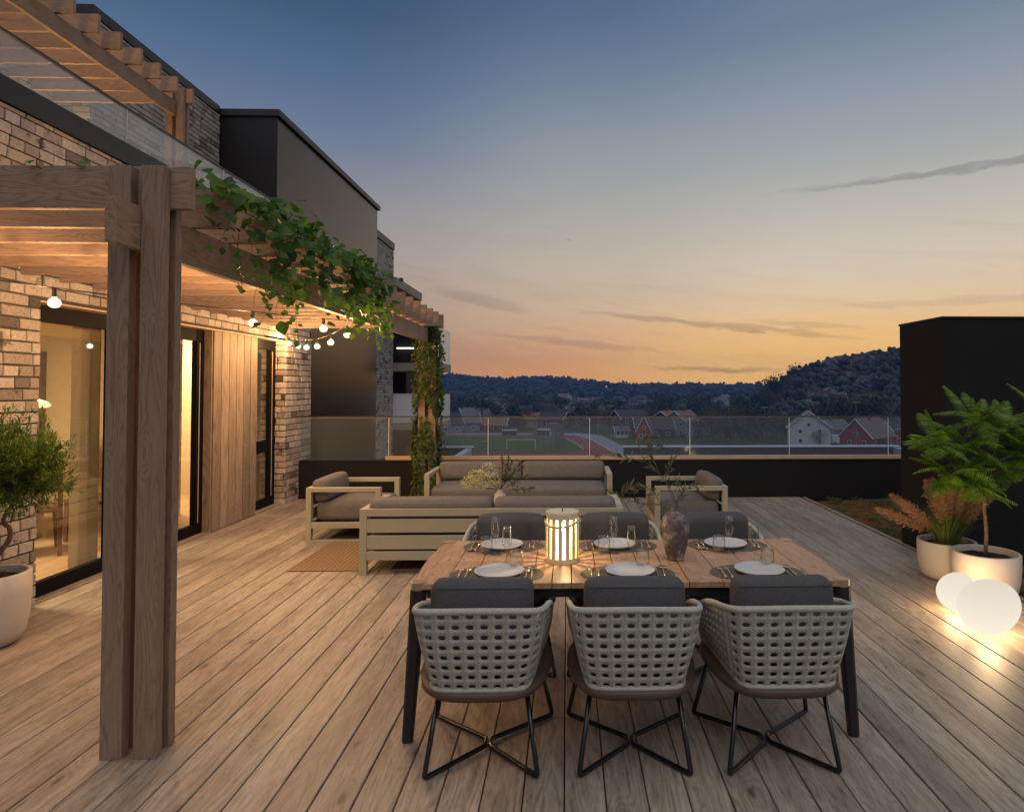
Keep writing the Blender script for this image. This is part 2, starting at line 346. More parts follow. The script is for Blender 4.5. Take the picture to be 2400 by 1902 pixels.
MT = dict(
    deck=wood('weathered_deck_wood', ((.15, .112, .080), (.35, .282, .214), (.54, .455, .36)), 'Y', 1.5, .85, .48, .35, .24, stain=.75, ringk=.13),
    perg_x=wood('pergola_wood_x', ((.225, .145, .095), (.345, .23, .155), (.43, .30, .21)), 'X', 2.1, .04, .62, .3, .12, 1.1, .3, ringk=.22),
    perg_y=wood('pergola_wood_y', ((.225, .145, .095), (.345, .23, .155), (.43, .30, .21)), 'Y', 2.1, .04, .62, .3, .12, 1.1, .3, ringk=.22),
    perg_z=wood('pergola_wood_z', ((.225, .145, .095), (.345, .23, .155), (.43, .30, .21)), 'Z', 2.1, .04, .62, .3, .12, 1.1, .3, ringk=.22),
    clad=wood('cladding_wood', ((.19, .135, .095), (.35, .27, .20), (.48, .385, .30)), 'Z', 1.0, .9, .6, .25, .3),
    teak=wood('teak_table_wood', ((.30, .145, .07), (.52, .29, .15), (.68, .43, .25)), 'Y', 1.6, .05, .42, .2, .14, 1.6, .25),
    floor_in=wood('indoor_oak_floor', ((.30, .19, .10), (.42, .28, .16), (.5, .35, .21)), 'Y', 1.0, .05, .4, .1, .1),
    chairwood=flat('dark_walnut', (.10, .045, .025), .45),
    brick=brickmat('old_brick_single', BC, False), brick_i=brickmat('old_brick_joined', BC, True),
    mortar=flat('mortar', (.095, .084, .074), .95, .1, noise=.35, nscale=60., bump=.8, bscale=120.),
    black=flat('black_cladding', (.008, .0072, .0068), .42, .5, noise=.06, nscale=2.),
    blackwall=flat('black_render', (.010, .009, .0085), .7, .3, noise=.12, nscale=3., bump=.15, bscale=60.),
    copper=flat('dark_bronze_panel', (.062, .043, .034), .26, .5, 1., noise=.06, nscale=.8),
    coping=flat('dark_roof_edge_metal', (.020, .0175, .0155), .45, .5),
    frame=flat('black_window_frame', (.004, .0037, .0035), .6, .12),
    sill=flat('beige_metal_ledge', (.62, .45, .30), .5, .4, noise=.08),
    glass=thin_glass('railing_glass', (.84, .89, .92), .05, .05),
    glass_up=thin_glass('upper_railing_glass', (.82, .84, .86), 1.0, .06),
    pane=thin_glass('window_glass', (.95, .95, .93), 1.0, 0.),
    edge=flat('polished_glass_edge', (.85, .9, .9), .2, .6),  # opaque pale colour painted in for the light glass edges catch
    rail=flat('thin_dark_rail', (.02, .02, .022), .35, .5),
    fabric=flat('grey_cushion_fabric', (.17, .153, .14), .92, .15, noise=.08, nscale=30., bump=.35, bscale=500.),
    fabric_d=flat('charcoal_chair_fabric', (.105, .10, .10), .95, .12, noise=.14, nscale=120., bump=.5, bscale=650.),
    lounge=flat('putty_painted_metal', (.40, .375, .275), .5, .4, noise=.03),
    rope=flat('sage_woven_rope', (.48, .465, .39), .75, .25, noise=.1, nscale=60., bump=.4, bscale=260.),
    pan=flat('brown_seat_shell', (.115, .072, .052), .5, .4),
    tubeblk=flat('gloss_black_tube', (.010, .010, .010), .22, .6),
    legblk=flat('charcoal_table_leg', (.022, .021, .021), .4, .4, noise=.1, nscale=20.),
    mat=flat('taupe_leather_mat', (.145, .120, .085), .7, .25, noise=.06, nscale=30.),
    plate=flat('white_matte_porcelain', (.60, .585, .565), .42, .4),
    gold=flat('brushed_copper_cutlery', (.90, .62, .40), .26, .5, 1.),
    lantern=flat('cream_lantern_metal', (.74, .66, .44), .45, .4),
    pot=flat('white_stone_pot', (.62, .555, .48), .75, .25, noise=.05, nscale=5., bump=.2, bscale=150.),
    soil=flat('dark_soil', (.045, .027, .02), .95, .1, noise=.5, nscale=60., bump=1., bscale=60.),
    bark=flat('tree_bark', (.19, .13, .085), .9, .1, noise=.5, nscale=40., bump=.8, bscale=50.),
    twig=flat('green_brown_twig', (.17, .14, .06), .8, .2),
    socket=flat('grey_lamp_socket', (.06, .055, .05), .5),
    cable=flat('black_cable', (.01, .01, .01), .5),
    bulb=None,
    candle=emit('lantern_glow', (1.0, .84, .46), 7.0),
    pendant=emit('pendant_shade_glow', (1.0, .80, .42), 1.6),
    plaster=flat('warm_interior_plaster', (.58, .46, .29), .85),
    curtain=flat('sheer_curtain', (.62, .52, .36), .9),
    steel=flat('galvanised_pole', (.30, .31, .32), .5, .5, .4),
    white=flat('white_paint', (.7, .7, .7), .6),
    cleaf=leafmat('climbing_vine_leaf', (.030, .078, .010), (.11, .21, .022)),
    ivy=leafmat('ivy_leaf', (.028, .052, .006), (.10, .145, .018), .5, .3),
    bushleaf=leafmat('willow_leaf', (.030, .075, .010), (.16, .26, .03)),
    sumac=leafmat('sumac_leaflet', (.07, .145, .014), (.23, .35, .035)),
    olive=leafmat('olive_leaf', (.06, .07, .028), (.22, .22, .12), .45, .2),
    grass=leafmat('fountain_grass_blade', (.10, .14, .03), (.30, .36, .11)),
    plume=leafmat('grass_plume', (.44, .24, .17), (.66, .42, .32), .9, .4),
    flower=leafmat('white_blossom', (.52, .48, .30), (.78, .74, .52), .8, .3),
    sedum=leafmat('sedum_leaf', (.05, .08, .03), (.14, .22, .08), .6, .2),
    ffol=leafmat('far_foliage', (.014, .028, .012), (.050, .070, .032), .9, .1),
    ffol2=leafmat('far_foliage_grey', (.045, .055, .042), (.105, .115, .085), .9, .1),
)

MT['egg'] = shell_glow('glowing_egg_shell', (1., .90, .74), 1.0, .10, (.0, .36, 1.02, .76))  # shading put into the emission: glow dims towards the top
MT['bulb'] = shell_glow('lit_bulb_glass', (1., .86, .56), 3.2, .4)
# ------------------------------------------------------------------ deck
deck = bpy.data.objects.new('deck', None); COL.objects.link(deck); structure(deck)
bw = 0.1674; k0 = int((-4.2 + .012) / bw) - 1
Y0, Y1 = 0.0, 9.66
dm = []
for v in range(5):
    m_ = M(); L = Y1 - Y0; w = bw / 2 - .0028
    wob = [rnd.uniform(-.0007, .0007) for _ in range(4)]
    c = .0035
    prof = [(-w, -.026), (-w, -c), (-w + c, wob[0]), (w - c, wob[1]), (w, -c), (w, -.026)]
    m_.prism([(a, 0, z) for a, z in prof], [(a, L, z) for a, z in prof])
    dm.append(m_.mesh('deck_board', MT['deck']))
for k in range(k0, 200):
    x = -.012 + bw * (k + .5)
    if x > 3.55: break
    if x < -4.13: continue
    ob = obj('deck_board', dm[k % 5], deck, loc=(x, Y0, -rnd.uniform(0, .0015)))
M().box(-4.2, 3.57, 0, 9.66, -.06, -.028).build('joist_layer', MT['soil'], deck)
edge = M().box(3.545, 3.585, 0, 9.66, -.12, -.002); edge.build('edge_board', MT['deck'], deck)

# roof body under the terrace
M_ = M().box(-4.6, 9.2, -3, 9.99, -14.4, -.13)
structure(M_.build('terrace_substructure', MT['blackwall']))

# sedum bed to the right of the deck
def leaf_card(m_, p, d, up, l, w, fold=.15, n=1):
    d = d.normalized(); s = d.cross(up)
    if s.length < 1e-4: s = d.cross(Vector((1, 0, 0)))
    s.normalize(); u = s.cross(d)
    a = p; b_ = p + d * l * .45 + s * w * .5 + u * l * fold; c = p + d * l - u * l * fold * .5; e = p + d * l * .45 - s * w * .5 + u * l * fold; md = p + d * l * .5
    m_.add([a, b_, c, e, md], [(0, 1, 4), (1, 2, 4), (2, 3, 4), (3, 0, 4)])
def rv(s=1.): return Vector((rnd.gauss(0, s), rnd.gauss(0, s), rnd.gauss(0, s)))
sg = flat('sedum_soil', (.13, .062, .025), .95, .1, noise=.6, nscale=9., bump=1., bscale=30.)
m_ = M(); nx, ny = 30, 60
for j in range(ny + 1):
    for i in range(nx + 1):
        x = 3.59 + (9.2 - 3.59) * i / nx; y = -2 + 11.68 * j / ny
        m_.v.append((x, y, -.05 + .02 * math.sin(x * 5 + y * 3) + rnd.uniform(-.012, .012)))
for j in range(ny):
    for i in range(nx):
        a = j * (nx + 1) + i; m_.f.append((a, a + 1, a + nx + 2, a + nx + 1))
structure(m_.build('planting_bed', sg, smooth=True))
m_ = M()
for q in range(330):
    cx = rnd.uniform(3.62, 6.2); cy = rnd.uniform(3.0, 9.6)
    if 3.5 < cx < 9 and 5.9 < cy < 6.95: continue
    rr = rnd.uniform(.04, .16)
    for w in range(int(500 * rr)):
        a = rnd.uniform(0, 6.28); t = rr * rnd.random() ** .5
        p = Vector((cx + t * math.cos(a), cy + t * math.sin(a), -.03 + (rr - t) * .5 * rnd.random()))
        leaf_card(m_, p, Vector((rnd.gauss(0, 1), rnd.gauss(0, 1), .9)), Vector((0, 0, 1)), rnd.uniform(.02, .04), .014)
tag(m_.build('sedum_cover', MT['sedum']), 'low green sedum cushions growing on the brown bed beside the deck', 'ground cover', kind='stuff')

# ------------------------------------------------------------------ brick walls
CH, BLN = .0865, .252
def brick_mesh(l, mat, h=.0735, d=.017):
    m_ = M(); j = lambda s=.0022: rnd.uniform(-s, s)
    a, b_ = l / 2, h / 2; c = .004
    base = [(-a + j(), -b_ + j(), 0), (a + j(), -b_ + j(), 0), (a + j(), b_ + j(), 0), (-a + j(), b_ + j(), 0)]
    mid_ = [(x, y, d * .7) for x, y, z in base]
    top = [(x * (1 - c / a) + j(.001), y * (1 - c / b_) + j(.001), d) for x, y, z in base]
    v = base + mid_ + top; f = [(8, 9, 10, 11)]
    for k in range(4):
        k2 = (k + 1) % 4; f += [(k, k2, 4 + k2, 4 + k), (4 + k, 4 + k2, 8 + k2, 8 + k)]
    return v, f
def lay_bricks(rects, axis, plane, single=0, parent=None, namep='brick', key=None):
    """axis 'x+': wall plane x=plane facing +x, rects in (y0,y1,z0,z1); axis 'y-': plane y=plane facing -y, rects in (x0,x1,z0,z1)"""
    items = []
    zmin = min(r[2] for r in rects); zmax = max(r[3] for r in rects)
    c0 = int(math.floor(zmin / CH)) - 1
    for c in range(c0, int(zmax / CH) + 2):
        za, zb = c * CH, c * CH + CH - .012
        rr2 = random.Random(c * 77 + int(plane * 100)); u = -30 + rr2.uniform(0, .25) + (.5 * BLN if c % 2 else 0)
        umin = min(r[0] for r in rects); umax = max(r[1] for r in rects)
        u += int((umin - u) / BLN - 2) * BLN
        while u < umax:
            l = BLN - .012 if rr2.random() < .68 else (BLN - .012) / 2
            for (p0, p1, q0, q1) in rects:
                s0, s1 = max(u, p0), min(u + l, p1); t0, t1 = max(za, q0), min(zb, q1)
                if s1 - s0 > .03 and t1 - t0 > .02: items.append((s0, s1, t0, t1))
            u += l + .012
    if key: items.sort(key=key)
    def T(u0, v0):
        if axis == 'x+': return Matrix.Translation((plane, u0, v0)) @ Matrix(((0, 0, 1, 0), (1, 0, 0, 0), (0, 1, 0, 0), (0, 0, 0, 1)))
        return Matrix.Translation((u0, plane, v0)) @ Matrix(((1, 0, 0, 0), (0, 0, -1, 0), (0, 1, 0, 0), (0, 0, 0, 1)))
    big = M(); shared = {}
    for n_, (s0, s1, t0, t1) in enumerate(items):
        l, h = s1 - s0, t1 - t0; tr = T((s0 + s1) / 2, (t0 + t1) / 2)
        if n_ < single:
            kk = (round(l, 3), round(h, 3), rnd.randrange(4))
            if kk not in shared:
                m_ = M(); v, f = brick_mesh(l, None, h); m_.add(v, f); shared[kk] = m_.mesh('brick', MT['brick'])
            o = obj('brick', shared[kk], parent); mt = tr @ Matrix.Translation((0, 0, rnd.uniform(-.003, .002)))
            o.matrix_local = Matrix.Translation(-Vector(parent.location)) @ mt
        else:
            v, f = brick_mesh(l, None, h); mt = tr @ Matrix.Translation((0, 0, rnd.uniform(-.003, .002)))
            big.add([mt @ Vector(p) for p in v], f)
    if big.v: big.build('bricks', MT['brick_i'], parent, world=True, kind='stuff')

# ground-floor facade
fac = thing('brick_facade', 'ground floor brick wall with black framed glass doors and a timber panel', 'wall', (-4.3, 4.4, 0))
XW = -4.0
m_ = M()
m_.box(-4.2, XW, -1.5, 4.97, 0, 3.66); m_.box(-4.2, XW, 4.97, 9.24, 2.31, 3.66); m_.box(-4.5, XW, 9.24, 10.13, -.5, 3.0)
m_.box(-4.5, XW, 8.6, 9.24, 2.31, 3.0)
m_.build('mortar_core', MT['mortar'], fac, world=True)
lay_bricks([(2.2, 4.97, 0, 3.66), (4.97, 8.8, 2.325, 3.66), (8.8, 9.245, 2.325, 2.99), (9.24, 10.12, 0, 2.99)], 'x+', XW, 300, fac, key=lambda b: (b[0] < 4.3, b[0]))
ret = M(); lay_bricks([(-4.2, -4.0 + .01, 0, 2.31)], 'y-', 9.24, 0, fac)
M().box(-4.5, -3.97, 8.6, 10.15, 3.0, 3.05).build('coping', MT['coping'], fac, world=True)
M().box(-4.2, -3.995, 4.97, 9.24, 2.296, 2.309).build('soffit_strip', MT['sill'], fac, world=True)
M().box(-4.2, -4.04, 4.97, 9.24, -.02, .012).build('threshold', MT['deck'], fac, world=True)
def door(y0, y1, mid=None, xo=-4.13):
    fw_ = .085; top = 2.296
    d = M(); d.box(xo - .06, xo, y0, y0 + .05, .012, top); d.box(xo - .06, xo, y1 - .17, y1, .012, top); d.box(xo - .06, xo, y0 + .05, y1 - .17, top - .13, top); d.box(xo - .06, xo, y0 + .05, y1 - .17, .012, .125)
    if mid: d.box(xo - .06, xo + .004, y0 + .05, y1 - .17, mid - .10, mid + .06)
    fr = d.build('glass_door' if not mid else 'window', MT['frame'], fac, world=True, bevel=.003)
    g = M().box(xo - .035, xo - .029, y0 + .03, y1 - .15, .1, top - .1).build('pane', MT['pane'], fr); 
    M().box(xo + .0005, xo + .006, y1 - .125, y1 - .118, .14, top - .15).build('bright_seal', MT['sill'], fr)
    return fr
door(4.94, 6.10); door(6.10, 7.46); door(8.36, 9.24, mid=.86)
M().box(-4.22, -4.13, 4.9, 4.97, 0, 2.31).build('reveal', MT['frame'], fac, world=True)
# timber panel of upright boards
pn = M().box(-4.2, -4.055, 7.45, 8.48, .01, 2.296).build('timber_panel', MT['clad'], fac, world=True)
yb = 7.45
for i in range(6):
    w_ = 1.03 / 6
    m_ = M().box(-.012, .012, .006, w_ - .006, 0, 2.284)
    o = obj('board', m_.mesh('board', MT['clad']), pn, bevel=.003); o.location = (-4.043 + rnd.uniform(-.002, .002), 7.45 + i * w_, .012)
o = obj('board', M().box(0, .12, -.02, 0, 0, 2.284).mesh('board', MT['clad']), pn); o.location = (-4.165, 7.449, .012)

# ------------------------------------------------------------------ rooms behind the glass
room = bpy.data.objects.new('interior_room', None); COL.objects.link(room); structure(room)
M().box(-8.4, -4.2, 3.0, 10.0, -.06, .01).build('oak_floor', MT['floor_in'], room)
M().box(-8.5, -8.4, 3.0, 10.0, 0, 2.7).build('back_wall', MT['plaster'], room)
M().box(-8.4, -4.2, 10.0, 10.1, 0, 2.7).build('far_wall', MT['plaster'], room)
M().box(-8.4, -4.2, 2.9, 3.0, 0, 2.7).build('near_wall', MT['plaster'], room)
M().box(-8.4, -4.2, 3.0, 10.0, 2.6, 2.7).build('ceiling', MT['plaster'], room)
M().box(-8.4, -5.0, 8.4, 8.5, 0, 2.6).build('partition_wall', MT['plaster'], room)
M().box(-6.75, -6.65, 8.25, 8.4, 0, 2.1).build('door_lining', MT['clad'], room)
def curtain(y0, y1, x=-4.36, lab=''):
    m_ = M(); n_ = int((y1 - y0) / .02); 
    for i in range(n_ + 1):
        y = y0 + (y1 - y0) * i / n_; xx = x + .028 * math.sin(y * 55) + .01 * math.sin(y * 23)
        m_.v += [(xx, y, .03), (xx, y, 2.5)]
    for i in range(n_): m_.f.append((2 * i, 2 * i + 2, 2 * i + 3, 2 * i + 1))
    o = m_.build('curtain', MT['curtain'], smooth=True); tag(o, lab, 'curtain')
curtain(5.80, 6.08, lab='cream curtain hanging at the right edge of the nearest glass door')
curtain(6.75, 7.4, lab='cream curtain hanging behind the glass door hidden partly by the pergola post')
curtain(8.62, 9.15, lab='cream curtain hanging behind the window right of the timber panel')
for (ly, pw) in ((5.4, 210), (9.2, 170)):  # ceiling lights assumed, none in view; added to light the rooms
    l = bpy.data.lights.new('assumed_room_lamp', 'AREA'); l.shape = 'DISK'; l.size = .9; l.energy = pw; l.color = (1., .76, .45)
    o = bpy.data.objects.new('assumed_room_lamp', l); COL.objects.link(o); o.location = (-6.0, ly, 2.58)
# dining furniture inside
tb = thing('indoor_table', 'round wooden dining table inside behind the nearest glass door', 'table', (-5.98, 7.15, 0.01))
M().lathe([(.0, .71), (.55, .71), (.575, .725), (.55, .74), (.0, .74)], 40, cap0=False, cap1=False).build('tabletop', MT['floor_in'], tb, smooth=True)
M().lathe([(.24, 0), (.24, .02), (.07, .06), (.06, .71)], 24).build('pedestal', MT['chairwood'], tb, smooth=True)
def in_chair(label, loc, rz):
    t = thing('indoor_chair', label, 'chair', loc, rz)
    M().box(-.21, .21, -.2, .22, .42, .455).build('seat', MT['chairwood'], t, bevel=.01)
    for sx in (-1, 1):
        M().prism([(sx * .2 - .018, .17, 0), (sx * .2 + .018, .17, 0), (sx * .2 + .018, .2, 0), (sx * .2 - .018, .2, 0)], [(sx * .18 - .022, .16, .42), (sx * .18 + .022, .16, .42), (sx * .18 + .022, .21, .42), (sx * .18 - .022, .21, .42)]).build('leg', MT['chairwood'], t)
        M().prism([(sx * .19 - .018, -.26, 0), (sx * .19 + .018, -.26, 0), (sx * .19 + .018, -.22, 0), (sx * .19 - .018, -.22, 0)], [(sx * .19 - .02, -.22, .80), (sx * .19 + .02, -.22, .80), (sx * .19 + .02, -.17, .80), (sx * .19 - .02, -.17, .80)]).build('leg', MT['chairwood'], t)
        M().box(sx * .19 - .012, sx * .19 + .012, -.2, .18, .33, .38).build('side_rail', MT['chairwood'], t)
    M().box(-.19, .19, -.205, -.18, .62, .79).build('backrest', MT['chairwood'], t, bevel=.01)
in_chair('dark wooden chair inside the room, nearest to the glass door', (-5.25, 6.5, 0.01), R(42))
in_chair('dark wooden chair inside the room, beyond the first one by the curtain', (-5.12, 7.2, 0.01), R(88))
pl = thing('pendant_lamp', 'wide glowing pendant lamp hanging inside behind the nearest glass door', 'lamp', (-5.98, 7.15, 1.45))
M().lathe([(.05, .10), (.16, .085), (.27, .04), (.30, 0), (.27, -.025), (.0, -.03)], 40, cap1=False).build('lamp_shade', MT['pendant'], pl, smooth=True)
M().tube([(0, 0, .1), (0, 0, 1.12)], .004).build('cord', MT['cable'], pl)

# ------------------------------------------------------------------ upper terrace edge with glass balustrade
ut = thing('upper_balustrade', 'dark roof edge with glass balustrade of the upper terrace above the brick wall', 'balustrade', (-4.2, 4.0, 3.6))
m_ = M().box(-4.25, -3.97, -1.5, 8.78, 3.665, 3.85); m_.build('fascia', MT['black'], ut, world=True, bevel=.004)
ys = [-1.4, .6, 2.55, 4.25, 5.94, 7.60, 8.76]
for a, b_ in zip(ys, ys[1:]):
    g = M().box(-4.035, -4.02, a + .006, b_ - .006, 3.70, 4.185).build('glass_panel', MT['glass_up'], ut, world=True)
    M().box(-4.034, -4.021, b_ - .0055, b_ - .001, 3.852, 4.185).build('glass_edge', MT['edge'], g)
M().box(-4.045, -4.010, -1.4, 8.77, 4.186, 4.202).build('handrail', MT['rail'], ut, world=True)
m_ = M().box(-7.6, -4.25, -1.5, 8.78, 3.0, 3.09); structure(m_.build('upper_terrace_floor', MT['deck']))
structure(M().box(-7.6, -4.2, -1.5, 8.78, 2.72, 2.99).build('floor_slab', MT['blackwall']))

# upper brick wall
ub = thing('upper_brick_wall', 'weathered grey brick wall with dark coping on the upper terrace', 'wall', (-7, 9, 3.1))
XU, YU, XI = -6.59, 9.0, -7.05
m_ = M().box(XU - .6, XU, YU, 12.28, 3.0, 6.80); m_.box(XI - .4, XI, 2, YU, 3.0, 6.80); m_.build('mortar_core', MT['mortar'], ub, world=True)
lay_bricks([(YU, 12.25, 3.1, 6.79)], 'x+', XU, 300, ub, key=lambda b: (b[0], ))
lay_bricks([(5.0, YU, 3.1, 6.79)], 'x+', XI, 0, ub); lay_bricks([(XI, XU, 3.1, 6.79)], 'y-', YU, 0, ub)
m_ = M().box(XI - .5, XU + .03, YU - .03, 12.22, 6.80, 6.95); m_.box(XI - .5, XI + .03, 2, YU - .03, 6.80, 6.95); m_.build('coping', MT['coping'], ub, world=True, bevel=.004)

# unseen wall lamp assumed on the upper terrace, added to light brick and pergola
wl_ = thing('assumed_wall_lamp', 'assumed small lit wall lamp, unseen, on the brick return of the upper terrace', 'lamp', (-6.86, 8.93, 4.75))
M().box(-.05, .05, .0, .055, -.09, .09).build('lamp_body', MT['frame'], wl_, bevel=.004)
M().lathe([(0, -.05), (.035, -.05), (.035, .05), (0, .05)], 16, c=(0, -.04, 0), cap0=False, cap1=False).build('lit_tube', emit('assumed_wall_lamp_glow', (1., .60, .24), 700.), wl_, smooth=True)
fl2 = thing('assumed_floor_lantern', 'assumed lit lantern, unseen, on the upper terrace floor behind the glass', 'lamp', (-5.9, 6.0, 3.09))  # assumed lantern, hidden from view, added to brighten the upper pergola's underside
M().box(-.1, .1, -.1, .1, 0, .03).build('base', MT['frame'], fl2); M().lathe([(0, .03), (.08, .03), (.09, .2), (.07, .3), (0, .31)], 20, cap0=False, cap1=False).build('glow_body', emit('assumed_floor_lantern_glow', (1., .56, .20), 190.), fl2, smooth=True)

# dark clad tower
XB, YB = -5.52, 12.3
tw = thing('dark_stair_tower', 'tall dark metal clad tower block with a slim roof edge behind the pergola', 'tower', (-6.5, 15, 0))
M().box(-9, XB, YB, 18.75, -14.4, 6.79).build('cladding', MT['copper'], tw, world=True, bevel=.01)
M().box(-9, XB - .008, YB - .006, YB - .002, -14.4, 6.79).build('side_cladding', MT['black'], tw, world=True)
M().box(-9.02, XB + .06, YB - .06, 18.85, 6.79, 6.92).build('roof_edge', MT['coping'], tw, world=True, bevel=.008)

# farther brick tower and balconies of the next block
fb = thing('far_brick_tower', 'narrow pale brick tower just beyond the dark tower', 'tower', (-6.5, 21, 0))
M().box(-8, -5.9, 18.9, 21.9, -14.4, 6.30).build('mortar_core', MT['mortar'], fb, world=True)
lay_bricks([(20.0, 21.9, -1.0, 6.25)], 'x+', -5.9, 0, fb)
M().box(-8, -5.87, 18.8, 21.95, 6.3, 6.52).build('coping', MT['coping'], fb, world=True)
nb = thing('neighbour_balconies', 'stacked white glass balconies of the next apartment block behind the ivy column', 'building', (-5.5, 23, 0))
conc = flat('pale_concrete', (.36, .31, .26), .8); wg = flat('white_balcony_glass', (.82, .83, .86), .3, .5); wmir = flat('balcony_edge_white', (.8, .8, .82), .4)
for (zb, zt, gt) in ((2.20, 2.48, 3.68), (.20, .45, 1.40), (-2.6, -2.3, -1.3)):
    M().box(-12, -4.33, 22.0, 24.05, zb, zt).build('balcony_slab', conc, nb, world=True)
    M().box(-12 if gt < 2 else -5.0, -4.35, 22.02, 22.05, zt, gt).build('glass_front', wg, nb, world=True)
    M().box(-4.38, -4.35, 22.05, 24.0, zt, gt).build('glass_side', wg, nb, world=True)
    M().box(-12 if gt < 2 else -5.0, -4.33, 22.0, 22.07, gt, gt + .03).build('top_trim', wmir, nb, world=True)
M().box(-12, -6.0, 24.1, 30, -14.4, 4.5).build('house_wall', MT['blackwall'], nb, world=True)
M().box(-12, -4.6, 22.02, 23.5, -.35, .195).build('soffit', MT['blackwall'], nb, world=True)
M().box(-12, -5.02, 18.95, 22.3, 4.62, 4.88).build('roof_canopy', conc, nb, world=True)
M().box(-12, -4.9, 22.5, 23.5, 2.485, 3.9).build('ceiling_lining', MT['blackwall'], nb, world=True)
M().box(-5.9, -5.2, 22.4, 22.48, 2.98, 3.02).build('strip_light', emit('strip_light_glow', (1., .95, .85), 3.), nb, world=True)
pu = thing('folded_parasol', 'folded grey parasol standing on the lower balcony of the next block', 'parasol', (-5.2, 22.6, .46))
M().lathe([(.26, 0), (.36, .5), (.42, .8), (.40, .85)], 6).build('cover', flat('dark_canvas', (.07, .065, .06), .9), pu)
M().tube([(0, 0, -.01), (0, 0, .05)], .05).build('foot', MT['rail'], pu)

# ------------------------------------------------------------------ parapet and glass railing at the far side
pp = thing('dark_parapet', 'low black parapet wall along the far end of the deck', 'wall', (0, 9.8, 0))
M().box(-3.985, 5.6, 9.69, 9.95, -.1, .548).build('wall', MT['blackwall'], pp, world=True)
M().box(-3.985, 5.6, 9.68, 9.93, .548, .562).build('front_lip', MT['black'], pp, world=True)
M().box(-2.72, 5.6, 9.722, 9.75, .5625, .622).build('ledge', MT['sill'], pp, world=True, bevel=.003)
gr = thing('glass_railing', 'frameless glass railing with thin dark handrail on top of the far parapet', 'railing', (0, 9.76, .55))
js = [-4.0, -2.679, -1.194, .336, 1.858, 3.38, 4.908, 5.55]
for a, b_ in zip(js, js[1:]):
    g = M().box(a + .005, b_ - .005, 9.755, 9.767, .565, 1.192).build('glass_panel', MT['glass'], gr, world=True)
    M().box(b_ - .0045, b_ + .0045, 9.756, 9.766, .575, 1.188).build('glass_edge', MT['edge'], g)
    M().box(a + .005, b_ - .005, 9.756, 9.766, 1.1925, 1.197).build('glass_top_edge', MT['edge'], g)
M().box(-4.0, 5.55, 9.748, 9.774, 1.198, 1.215).build('handrail', MT['rail'], gr, world=True, bevel=.003)

# black volume at the right
rb = thing('black_roof_volume', 'tall matt black block standing on the planting bed at the right', 'structure', (5, 6.5, 0))
M().box(3.57, 9.0, 6.04, 6.83, -.1, 2.305).build('wall', MT['blackwall'], rb, world=True, bevel=.006)
M().box(3.565, 9.0, 6.03, 6.84, 2.305, 2.325).build('capping', MT['black'], rb, world=True)

# ------------------------------------------------------------------ pergolas
def pergola(name, label, org, yf, yl, xwall, nraf, ret_x=0, tail=None):
    """org: x of beam left face / y of first rafter / floor z ; built in world coordinates"""
    bx, fz = org
    t = thing(name, label, 'pergola', (bx, yf, fz))
    zb = fz + 2.27; zr = fz + 2.472; zt = fz + 2.668
    def part(nm, x0, x1, y0, y1, z0, z1, mat):
        m_ = M().box(-(x1 - x0) / 2, (x1 - x0) / 2, -(y1 - y0) / 2, (y1 - y0) / 2, -(z1 - z0) / 2, (z1 - z0) / 2)
        o = obj(nm, m_.mesh(nm, MT[mat]), t, bevel=.002)
        o.location = Vector(((x0 + x1) / 2, (y0 + y1) / 2, (z0 + z1) / 2)) - Vector(t.location); return o
    part('beam', bx, bx + .046, yf - .215, yl + .14, zb, zb + .196, 'perg_y')
    for k in range(nraf):
        y = yf + (yl - yf) * k / (nraf - 1)
        xl = xwall(y) if callable(xwall) else xwall
        part('rafter', xl, bx + .234, y, y + .042, zr, zt, 'perg_x')
    for y in (yf, yl):
        if tail == 'far' and y == yf: continue
        for (x0, x1) in ((bx - .098, bx - .002), (bx + .048, bx + .145)):
            part('post', x0, x1, y - .054, y - .003, fz, fz + 2.655, 'perg_z')
            part('post', x0, x1, y + .045, y + .093, fz, fz + 2.655, 'perg_z')
    return t
pergola('lower_pergola', 'long timber pergola over the deck along the brick wall', (-1.975, 0), 3.0, 9.052, -3.985, 18)
pergola('upper_pergola', 'timber pergola on the upper terrace at the top left', (-5.39, 3.08), 8.9 - .356 * 14, 8.9, lambda y: XI + .02, 15, tail='far')
# ------------------------------------------------------------------ rug
rm, nt, b = newmat('braided_jute', .95, .1)
tc = N(nt, 'TexCoord').outputs['Object']; sx = N(nt, 'SeparateXYZ', {0: tc})
rowf = math_(nt, 'MULTIPLY', sx.outputs[1], 1 / .034)
odd = math_(nt, 'MODULO', math_(nt, 'FLOOR', rowf), 2.)
sh = math_(nt, 'SUBTRACT', math_(nt, 'MULTIPLY', odd, 2.), 1.)
colf = math_(nt, 'ADD', math_(nt, 'MULTIPLY', sx.outputs[0], 1 / .045), math_(nt, 'MULTIPLY', math_(nt, 'FRACT', rowf), math_(nt, 'MULTIPLY', sh, .5)))
h = math_(nt, 'MULTIPLY', math_(nt, 'SINE', math_(nt, 'MULTIPLY', math_(nt, 'FRACT', rowf), math.pi)), math_(nt, 'SINE', math_(nt, 'MULTIPLY', math_(nt, 'FRACT', colf), math.pi)))
nn = N(nt, 'TexNoise', {'Vector': tc, 'Scale': 60., 'Detail': 3.}).outputs['Fac']
h2 = math_(nt, 'ADD', h, math_(nt, 'MULTIPLY', nn, .35))
link(nt, ramp(nt, h2, [(.2, (.10, .055, .028)), (.55, (.32, .20, .11)), (1., (.46, .32, .19))]), b.inputs['Base Color'])
link(nt, N(nt, 'Bump', {'Height': h2, 'Strength': .9, 'Distance': .012}).outputs[0], b.inputs['Normal'])
rug = thing('rug', 'brown braided jute rug under the lounge furniture', 'rug', (-.65, 7.0, 0))
